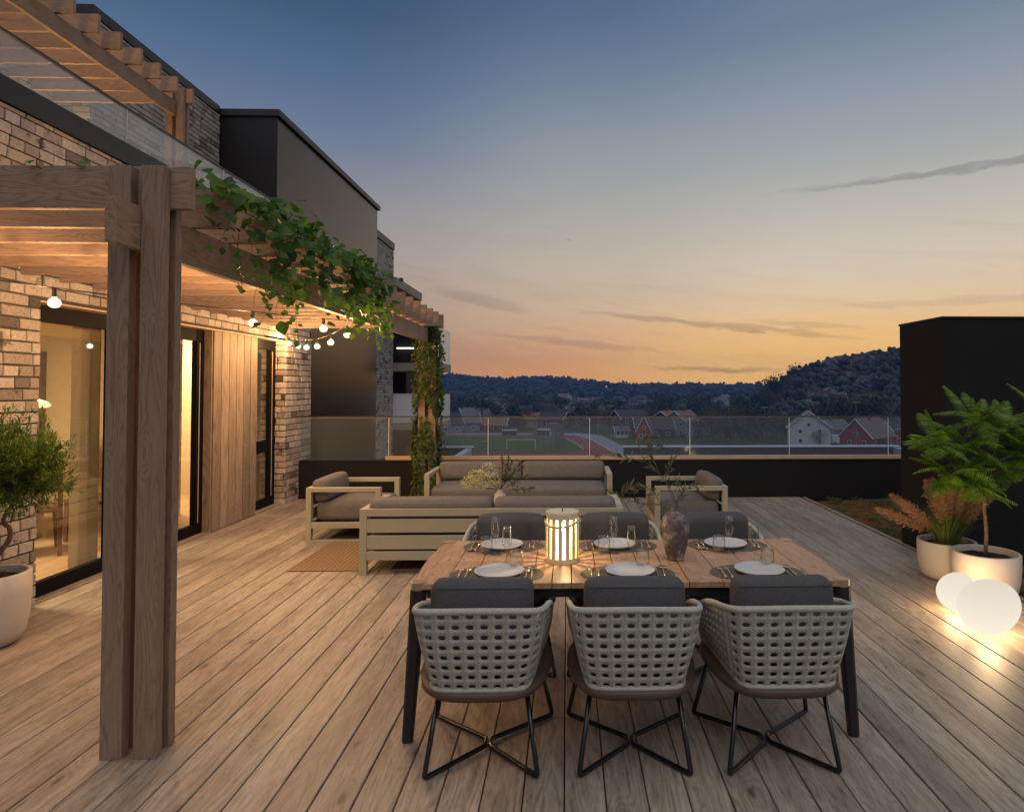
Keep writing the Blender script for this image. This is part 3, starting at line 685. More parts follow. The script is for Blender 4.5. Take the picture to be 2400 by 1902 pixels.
M().rbox(-1.84, 1.84, -1.10, 1.25, .001, .013, .006, seg=2, nx=40, ny=24, nz=1).build('woven_field', rm, rug)
m_ = M(); m_.box(-1.865, 1.865, -1.125, -1.101, .001, .014); m_.box(-1.865, 1.865, 1.251, 1.275, .001, .014); m_.box(-1.865, -1.841, -1.101, 1.251, .001, .014); m_.box(1.841, 1.865, -1.101, 1.251, .001, .014)
m_.build('border', flat('rug_border', (.33, .22, .13), .95, .1, noise=.2, nscale=80.), rug, bevel=.004)

# ------------------------------------------------------------------ lounge furniture
def lounge(name, label, cat, w, loc, rz, seats, group=None):
    """local: width along x, sitter faces +y, y from 0 (back) to .79"""
    D, Hh = .79, .576; p, tt = .062, .062
    t = thing(name, label, cat, loc, rz, group)
    for s in (-1, 1):
        a, b_ = (w / 2 - p, w / 2) if s > 0 else (-w / 2, -w / 2 + p)
        m_ = M(); m_.box(a, b_, 0, p * .9, .018, Hh - .046); m_.box(a, b_, D - p * .9, D, .018, Hh - .046); m_.box(a, b_, 0, D, Hh - .046, Hh); m_.box(a, b_, 0, D, 0, .018)
        m_.box(a + .004, b_ - .004, p * .9, D - p * .9, .145, .205)
        m_.build('side_frame', MT['lounge'], t, bevel=.003)
    x0, x1 = -w / 2 + p, w / 2 - p
    M().box(x0, x1, .0, .052, Hh - .064, Hh).build('top_rail', MT['lounge'], t, bevel=.003)
    M().box(x0, x1, .004, .03, .368, .486).build('back_slat', MT['lounge'], t, bevel=.003)
    M().box(x0, x1, .004, .03, .222, .343).build('back_slat', MT['lounge'], t, bevel=.003)
    M().box(x0, x1, .0, .05, .127, .204).build('seat_rail', MT['lounge'], t, bevel=.003)
    M().box(x0, x1, D - .05, D - .005, .135, .205).build('seat_rail', MT['lounge'], t, bevel=.003)
    M().box(x0, x1, .05, D - .05, .16, .2).build('seat_base', MT['frame'], t)
    cw = (x1 - x0) / seats
    for i in range(seats):
        a = x0 + i * cw + .006; b_ = a + cw - .012
        T = Matrix.Translation((0, .06, .40)) @ Matrix.Rotation(R(9), 4, 'X') @ Matrix.Translation((0, 0, 0))
        M().rbox(a, b_, 0, .17, 0.0, .245, .05, .012, T=T, nx=12).build('back_cushion', MT['fabric'], t, smooth=True)
    sc = 1
    M().rbox(x0 + .006, x1 - .006, .075, D - .01, .206, .405, .055, .014, nx=14, ny=8).build('seat_cushion', MT['fabric'], t, smooth=True)
    return t
lounge('sofa', 'two seat sofa seen from behind with slatted putty frame, nearest to the dining table', 'sofa', 2.33, (-.665, 5.75, 0), 0, 2)
lounge('sofa', 'two seat sofa facing the camera in front of the far parapet', 'sofa', 2.33, (-.605, 8.83, 0), R(180), 2)
lounge('armchair', 'putty framed armchair with grey cushions on the left side of the rug', 'armchair', .83, (-2.79, 7.39, 0), R(-90), 1)
lounge('armchair', 'putty framed armchair with grey cushions on the right, behind the dining table', 'armchair', .83, (1.74, 7.39, 0), R(90), 1)
ct = thing('coffee_table', 'low putty coloured coffee table between the two sofas, mostly hidden', 'coffee table', (-.65, 7.25, 0.013))
M().box(-.55, .55, -.3, .3, .29, .33).build('tabletop', MT['lounge'], ct, bevel=.004)
for sx in (-.52, .47):
    for sy in (-.27, .22): M().box(sx, sx + .05, sy, sy + .05, 0, .29).build('leg', MT['lounge'], ct)
fv = thing('flower_vase', 'small vase of white lilac blossom and green sprigs between the sofas', 'flowers', (-.74, 7.15, .343))
M().lathe([(.05, 0), (.075, .05), (.06, .13), (.03, .17), (.036, .19)], 24, cap1=False).build('vase', MT['pot'], fv, smooth=True)
m_ = M()
def sprig(base, d, L, nl, ll, lw, mstem, mleaf, r=.004):
    d = d.normalized(); P = [base]; q = d.copy()
    for i in range(6): q = (q + rv(.10)).normalized(); P.append(P[-1] + q * L / 6)
    mstem.tube(P, r, 5, r1=r * .4)
    for i in range(nl):
        t = .25 + .75 * i / nl; k = min(5, int(t * 6)); p = P[k].lerp(P[k + 1], t * 6 - k)
        leaf_card(mleaf, p, (P[-1] - P[0]).normalized() * .7 + rv(.6), Vector((0, 0, 1)), ll * rnd.uniform(.7, 1.2), lw)
stm = M(); lf = M()
for i in range(5): sprig(Vector((0, 0, .17)), Vector((rnd.uniform(.2, 1.2), rnd.uniform(-.2, .2), rnd.uniform(.5, 1.2))), .38, 34, .06, .018, stm, lf)
sprig(Vector((0, 0, .17)), Vector((.9, -.1, .05)), .4, 40, .06, .018, stm, lf); sprig(Vector((0, 0, .17)), Vector((.35, 0, 1)), .40, 30, .06, .018, stm, lf)
for (dx, dz) in ((-.25, .17), (-.12, .24), (-.36, .08), (-.22, .04)): stm.tube([(0, 0, .17), (dx * .5, -.02, .17 + dz * .6), (dx, -.04, .17 + dz)], .005, 5)
stm.build('stems', MT['twig'], fv); lf.build('leaves', MT['olive'], fv, kind='stuff')
fl = M()
for (cx, cz, rr) in ((-.25, .34, .085), (-.12, .40, .09), (-.34, .27, .075), (-.18, .27, .09), (-.06, .30, .07)):
    for i in range(230):
        d = rv(1).normalized(); p = Vector((cx, -.04, cz)) + Vector((d.x * rr * 1.15, d.y * rr, d.z * rr * .9)) * (.6 + .4 * rnd.random())
        leaf_card(fl, p, d + rv(.5), Vector((0, 0, 1)), .017, .017)
fl.build('blossom', MT['flower'], fv, kind='stuff')

# ------------------------------------------------------------------ dining table
dt = thing('dining_table', 'long teak plank dining table with dark angled legs', 'dining table', (.31, 3.48, 0))
ed = [-.75, -.573, -.45, -.328, -.166, -.073, .02, .142, .235, .366, .489, .578, .742, .918, 1.05, 1.185, 1.365]
TL, TR, TY0, TY1 = -.722, 1.335, 3.055, 3.905
def endx(y, s):
    u = (y - 3.48) / .425; return (TR - .012 + .036 * (1 - u * u)) if s > 0 else (TL + .012 - .036 * (1 - u * u))
for i in range(len(ed) - 1):
    a, b_ = ed[i] + .0022, ed[i + 1] - .0022; ns = 16; ys_ = [TY0 + (TY1 - TY0) * k / ns for k in range(ns + 1)]
    if i == 0: ol = [(endx(y, -1), y) for y in reversed(ys_)] + [(b_, TY0), (b_, TY1)]
    elif i == len(ed) - 2: ol = [(a, TY1), (a, TY0)] + [(endx(y, 1), y) for y in ys_]
    else: ol = [(a, TY0), (b_, TY0), (b_, TY1), (a, TY1)]
    cx, cy = (a + b_) / 2, 3.48
    splits = [(TY0, TY1)] if i in (0, 2, 5, 8, 11, 15) or len(ol) > 4 else [(TY0, TY0 + rnd.choice((.28, .42, .55))), None]
    if len(ol) > 4 or splits[-1] is not None: segs = [ol]
    else:
        ymid = splits[0][1]; segs = [[(a, TY0), (b_, TY0), (b_, ymid - .001), (a, ymid - .001)], [(a, ymid + .001), (b_, ymid + .001), (b_, TY1), (a, TY1)]]
    for sg_ in segs:
        m_ = M(); m_.prism([(x - cx, y - cy, .703) for x, y in sg_], [(x - cx, y - cy, .73) for x, y in sg_])
        o = obj('plank', m_.mesh('plank', MT['teak']), dt, bevel=.0015); o.location = (cx - .31, 0, 0)
ap = M(); ap.box(TL + .06, TR - .06, 3.085, 3.11, .655, .7025); ap.box(TL + .06, TR - .06, 3.85, 3.875, .655, .7025); ap.box(TL + .06, TL + .09, 3.11, 3.85, .655, .7025); ap.box(TR - .09, TR - .06, 3.11, 3.85, .655, .7025); ap.box(TL + .1, TR - .1, 3.45, 3.51, .66, .7015)
ap.build('apron', MT['legblk'], dt, world=True)
for sx, xx in ((-1, -.70), (1, 1.315)):
    for sy, yy in ((-1, 3.085), (1, 3.875)):
        n_ = 12; bt = []; tp = []
        for k in range(n_):
            a = 2 * math.pi * k / n_; c_, s_ = math.cos(a), math.sin(a)
            q = (abs(c_) ** 4 + abs(s_) ** 4) ** -.25
            bt.append((xx + sx * .045 + .025 * c_ * q, yy + sy * .018 + .022 * s_ * q, 0)); tp.append((xx + .037 * c_ * q, yy + .036 * s_ * q, .7015))
        M().prism(bt, tp).build('leg', MT['legblk'], dt, world=True, bevel=.003)
        M().lathe([(.036, .7), (.036, .7335), (.033, .7345)], 28, c=(xx, yy, 0), sx=1.0).build('corner_cap', flat('leg_cap', (.42, .26, .15), .35, .4) if 'cap' not in MT else MT['cap'], dt, world=True, smooth=False)

# ------------------------------------------------------------------ woven armchairs at the table
rp, nt, b = newmat('woven_rope_lattice', .72, .25)
uv = N(nt, 'UVMap').outputs[0]; su = N(nt, 'SeparateXYZ', {0: uv})
def tri(v, k=1.): 
    f = math_(nt, 'FRACT', math_(nt, 'MULTIPLY', v, k)); return math_(nt, 'ABSOLUTE', math_(nt, 'SUBTRACT', f, .5))
# woven strands: diagonal + orthogonal rope bumps between the holes
d1 = math_(nt, 'SINE', math_(nt, 'MULTIPLY', math_(nt, 'ADD', su.outputs[0], su.outputs[1]), 2 * math.pi * 5))
d2 = math_(nt, 'SINE', math_(nt, 'MULTIPLY', math_(nt, 'SUBTRACT', su.outputs[0], su.outputs[1]), 2 * math.pi * 5))
gx = math_(nt, 'LESS_THAN', math_(nt, 'ABSOLUTE', math_(nt, 'SUBTRACT', tri(su.outputs[0]), .5)), .035)
gy = math_(nt, 'LESS_THAN', math_(nt, 'ABSOLUTE', math_(nt, 'SUBTRACT', tri(su.outputs[1]), .5)), .035)
dash = math_(nt, 'GREATER_THAN', math_(nt, 'SINE', math_(nt, 'MULTIPLY', math_(nt, 'ADD', su.outputs[0], su.outputs[1]), 2 * math.pi * 3)), .2)
slit = math_(nt, 'MULTIPLY', math_(nt, 'MAXIMUM', gx, gy), dash)
hh = math_(nt, 'SUBTRACT', math_(nt, 'ADD', math_(nt, 'MULTIPLY', d1, .25), math_(nt, 'MULTIPLY', d2, .25)), math_(nt, 'MULTIPLY', slit, 1.6))
c = mixc(nt, math_(nt, 'MULTIPLY', slit, .72), (.48, .465, .39), (.12, .112, .09))
link(nt, c, b.inputs['Base Color']); link(nt, N(nt, 'Bump', {'Height': hh, 'Strength': .55, 'Distance': .004}).outputs[0], b.inputs['Normal'])
MT['lattice'] = rp
def cr(P, t):
    n_ = len(P) - 1; f = t * n_; i = min(n_ - 1, int(f)); u = f - i
    g = lambda k: Vector(P[k]) if 0 <= k <= n_ else (Vector(P[0]) * 2 - Vector(P[1]) if k < 0 else Vector(P[n_]) * 2 - Vector(P[n_ - 1]))
    a, b_, c_, d_ = g(i - 1), g(i), g(i + 1), g(i + 2)
    return .5 * (2 * b_ + (c_ - a) * u + (2 * a - 5 * b_ + 4 * c_ - d_) * u * u + (3 * b_ - a - 3 * c_ + d_) * u ** 3)
half_top = [(0, -.405, .752), (.15, -.402, .750), (.238, -.384, .745), (.268, -.305, .730), (.280, -.15, .697), (.284, .0, .65), (.283, .15, .585)]
half_bot = [(0, -.337, .405), (.12, -.334, .405), (.186, -.312, .405), (.208, -.235, .405), (.222, -.10, .405), (.236, .05, .405), (.25, .19, .405)]
TOP = [(-x, y, z) for x, y, z in reversed(half_top[1:])] + half_top; BOT = [(-x, y, z) for x, y, z in reversed(half_bot[1:])] + half_bot
# arc-length tables
def table(P, n_=400):
    pts = [cr(P, i / n_) for i in range(n_ + 1)]; L = [0]
    for a, b_ in zip(pts, pts[1:]): L.append(L[-1] + (b_ - a).length)
    return pts, L
TT, BB = table(TOP), table(BOT)
def at(tab, s):
    pts, L = tab; g = s * L[-1]; lo = int(np.searchsorted(L, g)); lo = max(1, min(len(L) - 1, lo)); w = (g - L[lo - 1]) / max(1e-9, L[lo] - L[lo - 1]); return pts[lo - 1].lerp(pts[lo], w)
def shell(s, v):
    a, b_ = at(BB, s), at(TT, s); p = a.lerp(b_, v)
    out = Vector((p.x, p.y + .05, 0)); 
    if out.length > 1e-4: out.normalize()
    return p + out * (.010 * math.sin(math.pi * v))
def build_shell():
    m_ = M(); NC, NR = 28, 8
    for c_ in range(NC):
        for r_ in range(NR):
            u0, u1 = c_ / NC, (c_ + 1) / NC; v0, v1 = r_ / NR, (r_ + 1) / NR; mu, mv = (u0 + u1) / 2, (v0 + v1) / 2
            outer = [(u0, v0), (mu, v0), (u1, v0), (u1, mv), (u1, v1), (mu, v1), (u0, v1), (u0, mv)]
            hr = .295; inner = []
            for k in range(8):
                a = math.pi * 1.25 + k * math.pi / 4; inner.append((mu + (u1 - u0) * hr * math.cos(a) * (1.0 if k % 2 else 1.02), mv + (v1 - v0) * hr * .92 * math.sin(a)))
            vs = [shell(*q) for q in outer + inner]; fs = [(k, (k + 1) % 8, 8 + (k + 1) % 8, 8 + k) for k in range(8)]
            uvv = []
            for f in fs:
                for i in f: q = (outer + inner)[i]; uvv.append((q[0] * NC, q[1] * NR))
            m_.add(vs, fs, uvv)
    return m_
def make_chair():
    t = thing('woven_armchair', 'x', 'chair')
    m_ = build_shell(); me = m_.mesh('lattice_shell', MT['lattice'], True)
    import bmesh
    bm = bmesh.new(); bm.from_mesh(me); bmesh.ops.remove_doubles(bm, verts=bm.verts, dist=.0004); bm.to_mesh(me); bm.free(); me.shade_smooth()
    o = obj('lattice_shell', me, t); so_ = o.modifiers.new('thick', 'SOLIDIFY'); so_.thickness = .008; so_.offset = 0
    P = [shell(i / 60, 1.0) for i in range(61)]; M().tube(P, .0135, 8).build('top_rail', MT['rope'], t, smooth=True)
    P = [shell(i / 60, 0.0) + Vector((0, 0, .004)) for i in range(61)]; M().tube(P, .012, 8).build('bottom_rail', MT['rope'], t, smooth=True)
    for s in (0., 1.): M().tube([shell(s, i / 8) for i in range(9)], .012, 8).build('arm_front', MT['rope'], t, smooth=True)
    for s in (.305, .695): M().tube([shell(s, i / 8) for i in range(9)], .0085, 8).build('corner_rib', MT['rope'], t, smooth=True)
    # seat pan
    n_ = 40; ring = []
    for k in range(n_):
        a = 2 * math.pi * k / n_; e = 2 / 3.6; x = math.copysign(abs(math.cos(a)) ** e, math.cos(a)) * .292; y = math.copysign(abs(math.sin(a)) ** e, math.sin(a))
        y = y * .315 - .045; x *= 1 - .14 * max(0, (-y - .05) / .3); ring.append((x, y))
    def rg(s, z): return [(x * s, (y + .045) * s - .045, z) for x, y in ring]
    m_ = M(); rs = [rg(.80, .352), rg(.93, .358), rg(.995, .378), rg(1., .392), rg(.985, .402), rg(.9, .404)]
    vs = [p for r_ in rs for p in r_]; fs = [tuple(range(n_ - 1, -1, -1)), tuple(5 * n_ + k for k in range(n_))]
    for j in range(5):
        for k in range(n_): fs.append((j * n_ + k, j * n_ + (k + 1) % n_, (j + 1) * n_ + (k + 1) % n_, (j + 1) * n_ + k))
    m_.add(vs, fs); m_.build('seat_pan', MT['pan'], t, smooth=True)
    M().rbox(-.222, .222, -.27, .24, .404, .49, .04, .010).build('seat_cushion', MT['fabric_d'], t, smooth=True)
    T = Matrix.Translation((0, -.335, .47)) @ Matrix.Rotation(R(-4), 4, 'X')
    m_ = M().rbox(-.216, .216, .0, .13, 0, .372, .045, .008, T=T, nx=10, nz=8)
    m_.v = [(x, y - .55 * (x * x) * -1.0 + 0, z + .14 * (-(x * x) if z > .7 else 0)) for x, y, z in m_.v]
    m_.build('back_cushion', MT['fabric_d'], t, smooth=True)
    seam = M(); TT_ = T
    for k in (0,):
        P = []
        for i in range(17):
            x = -.20 + .40 * i / 16; q = TT_ @ Vector((x, -.0025, .345)); P.append((q.x, q.y + .55 * x * x, q.z - .14 * x * x))
        seam.tube(P, .0022, 5)
    seam.build('piping', MT['fabric_d'], t, smooth=True)
    # tube base : one bent rod per side
    def bent(P, r=.016, n_=4):
        out = [Vector(P[0])]
        for a, b_, c_ in zip(P, P[1:], P[2:]):
            a, b_, c_ = Vector(a), Vector(b_), Vector(c_); d0 = (a - b_).normalized(); d1_ = (c_ - b_).normalized(); p0, p1 = b_ + d0 * r, b_ + d1_ * r
            for k in range(n_ + 1): u = k / n_; out.append(p0.lerp(b_, u).lerp(b_.lerp(p1, u), u))
        out.append(Vector(P[-1])); return out
    for s in (-1, 1):
        z = .0115
        P = [(s * .185, -.20, .362), (s * .238, -.262, z), (s * .0125, -.03, z + .004), (s * .0125, .035, z + .004), (s * .288, .258, z), (s * .215, .17, .362)]
        M().tube(bent(P), .0112, 8).build('tube_leg', MT['tubeblk'], t, smooth=True)
    return t
ch = make_chair()
GC = 'woven armchairs around the dining table'
spots = [(-.363, 3.018, 0, 'woven armchair on the near side, leftmost, beside the table leg'), (.29, 3.018, 0, 'woven armchair on the near side, in the middle of three'), (.925, 3.018, 0, 'woven armchair on the near side, rightmost of the three'),
         (-.36, 3.95, 180, 'woven armchair on the far side, left of the lantern'), (.30, 3.95, 180, 'woven armchair on the far side, between lantern and vase'), (.955, 3.95, 180, 'woven armchair on the far side, right behind the stone vase')]
for i, (x, y, a, lab) in enumerate(spots):
    c_ = ch if i == 0 else dup(ch)
    c_.location = (x, y, 0); c_.rotation_euler = (0, 0, R(a + (.0, -.5, .3, 1, -1.5, 1)[i])); c_['label'] = lab; c_['group'] = GC

# ------------------------------------------------------------------ place settings
Z0 = .7302
def cutl(kind):
    m_ = M(); L = .195
    if kind == 'spoon':
        P = [(0, 0, .004), (.0, .06, .006), (0, .12, .009), (0, .155, .004)]; m_.tube(P, [.0045, .0042, .0026, .003], 8)
        m_.lathe([(.0, .0), (.012, .0005), (.019, .003), (.0215, .0065), (.019, .0045), (.011, .0022), (.0, .0018)], 20, c=(0, .172, .0008), sy=1.25, cap0=False, cap1=False)
    elif kind == 'fork':
        m_.tube([(0, 0, .004), (0, .06, .006), (0, .115, .008), (0, .14, .005)], [.0045, .0042, .0024, .004], 8)
        m_.box(-.0105, .0105, .138, .152, .0025, .0045)
        for k in range(4): m_.prism([(-.0105 + k * .0062, .152, .0025), (-.0105 + k * .0062 + .0024, .152, .0025), (-.0105 + k * .0062 + .0024, .152, .0045), (-.0105 + k * .0062, .152, .0045)], [(-.0100 + k * .0062, .19, .005), (-.0100 + k * .0062 + .0016, .19, .005), (-.0100 + k * .0062 + .0016, .19, .0065), (-.0100 + k * .0062, .19, .0065)])
    else:
        m_.tube([(0, 0, .004), (0, .05, .0055), (0, .105, .004)], [.0045, .0042, .003], 8)
        ol = [(-.003, .10), (.003, .10), (.009, .12), (.010, .155), (.004, .195), (-.002, .2), (-.003, .15)]
        m_.prism([(x, y, .0022) for x, y in ol], [(x, y, .004) for x, y in ol])
    return m_.mesh(kind, MT['gold'], True)
CM = {k: cutl(k) for k in ('spoon', 'fork', 'knife')}
matm = M().lathe([(1., 0), (1., .0025), (.99, .003)], 64, sx=.233, sy=.155).mesh('placemat', MT['mat'])
pr = [(0, 0), (.085, 0), (.098, .003), (.119, .0165), (.1225, .0205), (.1205, .0215), (.117, .0185), (.100, .0085), (.06, .0065), (0, .006)]
platem = M().lathe(pr, 56, cap0=False, cap1=False).mesh('plate', MT['plate'], True)
gm = bpy.data.materials.new('drinking_glass'); gm.use_nodes = True; nt = gm.node_tree; nt.nodes.clear()
lw = N(nt, 'LayerWeight', {'Blend': .42}).outputs['Facing']
tr = N(nt, 'BsdfTransparent', {'Color': ramp(nt, lw, [(.3, (.97, .975, .97)), (.92, (.62, .64, .62))])}); gl = N(nt, 'BsdfGlossy', {'Color': (1, 1, 1), 'Roughness': .01})
f_ = N(nt, 'MapRange', {0: lw, 1: .25, 2: 1., 3: .045, 4: .62}).outputs[0]
N(nt, 'OutputMaterial', {'Surface': N(nt, 'MixShader', {0: f_, 1: tr.outputs[0], 2: gl.outputs[0]}).outputs[0]})
tumm = M().lathe([(0, 0), (.026, 0), (.030, .006), (.035, .03), (.0345, .06), (.030, .088), (.0285, .088), (.0325, .06), (.0325, .032), (.027, .014), (0, .012)], 32, cap0=False, cap1=False).mesh('tumbler', gm, True)
flum = M().lathe([(0, 0), (.031, 0), (.031, .0015), (.01, .004), (.0035, .012), (.003, .07), (.004, .082), (.014, .092), (.0225, .11), (.0245, .135), (.0225, .17), (.0195, .20), (.0183, .20), (.0208, .17), (.0225, .135), (.0205, .112), (.012, .096), (0, .090)], 28, cap0=False, cap1=False).mesh('flute', gm, True)
where = ['near side, left', 'near side, middle', 'near side, right', 'far side, left of the lantern', 'far side, right of the lantern', 'far side, right of the vase']
def put(name, me, label, cat, x, y, z, rz=0, group=None):
    o = obj(name, me, None, loc=(x, y, z), rot=(0, 0, rz)); tag(o, label, cat, group); return o
for i, (px, py, a) in enumerate(((-.352, 3.197, 0), (.292, 3.197, 0), (.935, 3.197, 0), (-.36, 3.757, 180), (.292, 3.757, 180), (.935, 3.757, 180))):
    w = where[i]; s = -1 if a else 1; Z1 = Z0 + .0033
    put('placemat', matm, 'oval taupe placemat, ' + w, 'placemat', px + s * .005, py, Z0, 0, 'oval placemats')
    put('plate', platem, 'white dinner plate, ' + w, 'plate', px + s * .018, py - (0.02 if s < 0 else 0), Z1, rnd.uniform(0, 6), 'white dinner plates')
    put('fork', CM['fork'], 'outer copper fork, ' + w, 'fork', px - s * .172, py - s * .095, Z1, (R(180) if a else 0) + rnd.uniform(-.04, .04), 'copper forks')
    put('fork', CM['fork'], 'inner copper fork beside the plate, ' + w, 'fork', px - s * .140, py - s * .097, Z1, (R(180) if a else 0) + rnd.uniform(-.04, .04), 'copper forks')
    put('knife', CM['knife'], 'copper knife beside the plate, ' + w, 'knife', px + s * .148, py - s * .085, Z1, (R(180) if a else 0) + rnd.uniform(-.05, .05), 'copper knives')
    put('spoon', CM['spoon'], 'copper spoon right of its knife, ' + w if not a else 'copper spoon outside its knife, ' + w, 'spoon', px + s * .180, py - s * .085, Z1, (R(180) if a else 0) + rnd.uniform(-.05, .05), 'copper spoons')
    if s > 0: fx, fy, tx, ty = px + .04, py + .158, px + .093, py + .112
    else: fx, fy, tx, ty = px - .036, py - .175, px - .088, py - .155
    put('champagne_flute', flum, 'empty champagne flute, ' + w, 'glass', fx, fy, Z0 + (.0 if s > 0 else .0033), 0, 'champagne flutes')
    put('water_tumbler', tumm, 'empty stemless water glass, ' + w, 'glass', tx, ty, Z0 + (.0033), 0, 'water tumblers')

# ------------------------------------------------------------------ lantern
ln = thing('slatted_lantern', 'cream slatted metal lantern glowing on the table', 'lantern', (-.026, 3.445, Z0))
m_ = M(); RL, n_ = .086, 14
m_.lathe([(.0, 0), (RL, 0), (RL, .012), (.0, .012)], 48, cap0=False, cap1=False)
def arcbox(m_, a0, a1, z0, z1, r, th=.004, k=4):
    vi = [];  vs = []
    for i in range(k + 1):
        a = a0 + (a1 - a0) * i / k
        for (rr, z) in ((r, z0), (r, z1), (r - th, z1), (r - th, z0)): vs.append((rr * math.cos(a), rr * math.sin(a), z))
    fs = [(0, 3, 2, 1), (4 * k, 4 * k + 1, 4 * k + 2, 4 * k + 3)]
    for i in range(k):
        for q in range(4): a_ = 4 * i + q; b_ = 4 * i + (q + 1) % 4; fs.append((a_, b_, b_ + 4, a_ + 4))
    m_.add(vs, fs)
m_.build('base', MT['lantern'], ln)
M().lathe([(RL, 0.010), (RL, .026), (RL - .004, .026), (RL - .004, .010)], 56, cap0=False, cap1=False).build('band', MT['lantern'], ln); m_ = M(); m_.lathe([(RL, .228), (RL, .255), (RL - .004, .255), (RL - .004, .228)], 56, cap0=False, cap1=False); m_.build('band', MT['lantern'], ln)
for k in range(n_):
    a = 2 * math.pi * k / n_ + .1; wv = .55 * 2 * math.pi / n_
    m_ = M(); arcbox(m_, a - wv / 2, a + wv / 2, .0262, .2278, RL); m_.build('slat', MT['lantern'], ln)
M().lathe([(0, .256), (RL + .002, .256), (RL + .002, .262), (0, .262)], 48, cap0=False, cap1=False).build('lid', MT['lantern'], ln)
M().tube([(0, 0, .262), (0, 0, .277)], .0035).build('knob', MT['rail'], ln)
P = [Vector((RL + .003, 0, .22)).lerp(Vector((-RL - .003, 0, .22)), i / 20) for i in range(21)]
P = []
for i in range(25):
    a = math.pi * i / 24; P.append((math.cos(a) * (RL + .010), -math.sin(a) * (RL + .014), .225 - .030 * math.sin(a) - .012 * math.cos(a) * -1))
m_ = M()
vs = []; fs = []
for i, p in enumerate(P):
    vs += [(p[0], p[1], p[2] - .006), (p[0], p[1], p[2] + .006), (p[0] * .975, p[1] * .975, p[2] + .006), (p[0] * .975, p[1] * .975, p[2] - .006)]
for i in range(24):
    for q in range(4): a_ = 4 * i + q; b_ = 4 * i + (q + 1) % 4; fs.append((a_, b_, b_ + 4, a_ + 4))
m_.add(vs, fs); m_.build('handle', MT['lantern'], ln)
M().lathe([(0, .014), (.030, .014), (.030, .15), (.026, .156), (0, .158)], 32, cap0=False, cap1=False).build('candle', MT['candle'], ln, smooth=True)
M().lathe([(0, .158), (.007, .165), (.009, .178), (.004, .195), (0, .20)], 12, cap0=False, cap1=False).build('flame', emit('candle_flame', (1., .8, .42), 60.), ln, smooth=True); lamp_in(ln, (0, 0, .222), 4.5, (1., .70, .34), .012)

# ------------------------------------------------------------------ stone vase with olive branches
vm, nt, b = newmat('worn_stoneware', .9, .2)
tc = N(nt, 'TexCoord').outputs['Object']
n1 = N(nt, 'TexNoise', {'Vector': tc, 'Scale': 14., 'Detail': 8., 'Roughness': .7}).outputs['Fac']; n2 = N(nt, 'TexNoise', {'Vector': tc, 'Scale': 60., 'Detail': 5., 'Roughness': .7}).outputs['Fac']
c = ramp(nt, n1, [(.38, (.115, .085, .078)), (.52, (.19, .145, .13)), (.60, (.40, .35, .32)), (.70, (.16, .12, .10))])
c = mixc(nt, 1., c, ramp(nt, n2, [(.3, (.7,) * 3), (.7, (1.25,) * 3)]), 'MULTIPLY'); link(nt, c, b.inputs['Base Color'])
link(nt, N(nt, 'Bump', {'Height': math_(nt, 'ADD', n1, math_(nt, 'MULTIPLY', n2, .6)), 'Strength': .8, 'Distance': .008}).outputs[0], b.inputs['Normal'])
vs_ = thing('stoneware_vase', 'weathered brown stoneware vase standing on the table', 'vase', (.578, 3.455, Z0))
M().lathe([(0, 0), (.044, 0), (.046, .008), (.043, .016), (.049, .024), (.062, .07), (.072, .13), (.0755, .18), (.070, .218), (.052, .243), (.027, .256), (.022, .268), (.026, .279), (.024, .281), (.017, .270), (.017, .25), (0, .24)], 48, cap0=False, cap1=False).build('body', vm, vs_, smooth=True)
ob_ = thing('olive_branches', 'thin olive branches with slender grey green leaves in the stone vase', 'branches', (.578, 3.455, Z0 + .27))
st = M(); leaves = []
def wpath(pts): 
    return [Vector(p) for p in pts]
def px2(px, py, dy=0.):   # rough helper giving local offsets at the vase's own distance
    y = 3.455 + dy; x = (px - 1330) / 1510 * y; z = 1.65 - (py - 906) / 1510 * y; return Vector((x - .578, dy, z - Z0 - .27))
branches = [([(1586, 1200), (1575, 1150), (1545, 1110), (1510, 1075), (1494, 1035), (1486, 1010)], .0), ([(1586, 1200), (1545, 1180), (1500, 1178), (1450, 1160), (1420, 1145)], .03),
            ([(1510, 1080), (1480, 1075), (1440, 1068), (1395, 1066)], .0), ([(1586, 1200), (1590, 1165), (1615, 1140), (1640, 1135)], -.05), ([(1580, 1175), (1560, 1120), (1575, 1085), (1590, 1060)], .06),
            ([(1545, 1110), (1530, 1070), (1520, 1050), (1545, 1045)], -.03), ([(1550, 1182), (1530, 1150), (1510, 1140), (1485, 1150)], -.05), ([(1580, 1180), (1600, 1150), (1590, 1125)], .04), ([(1494, 1040), (1510, 1030), (1530, 1022)], 0), ([(1450, 1160), (1465, 1145), (1485, 1135)], .0)]
olm = M(); leaf_card(olm, Vector((0, 0, 0)), Vector((1, 0, 0)), Vector((0, 0, 1)), 1., .22, .04); olmesh = olm.mesh('leaf', MT['olive'])
nl = 0
for pts, dy in branches:
    P = [px2(*p, dy * i / len(pts) + rnd.uniform(-.008, .008)) for i, p in enumerate(pts)]
    Q = [cr(P, i / 16) for i in range(17)]; st.tube(Q, .0026, 5, r1=.0010)
    for i in range(3, 17):
        for q in range(rnd.choice((1, 2, 2))):
            d = (Q[i] - Q[i - 1]).normalized() * .8 + rv(.6); d.normalize()
            s = d.cross(rv(1)).normalized(); u = s.cross(d); l = rnd.uniform(.034, .062)
            o = obj('leaf', olmesh, ob_); o.matrix_local = Matrix.Translation(Q[i]) @ Matrix((d, s, u)).transposed().to_4x4() @ Matrix.Scale(l, 4); nl += 1
st.build('stem', MT['twig'], ob_)
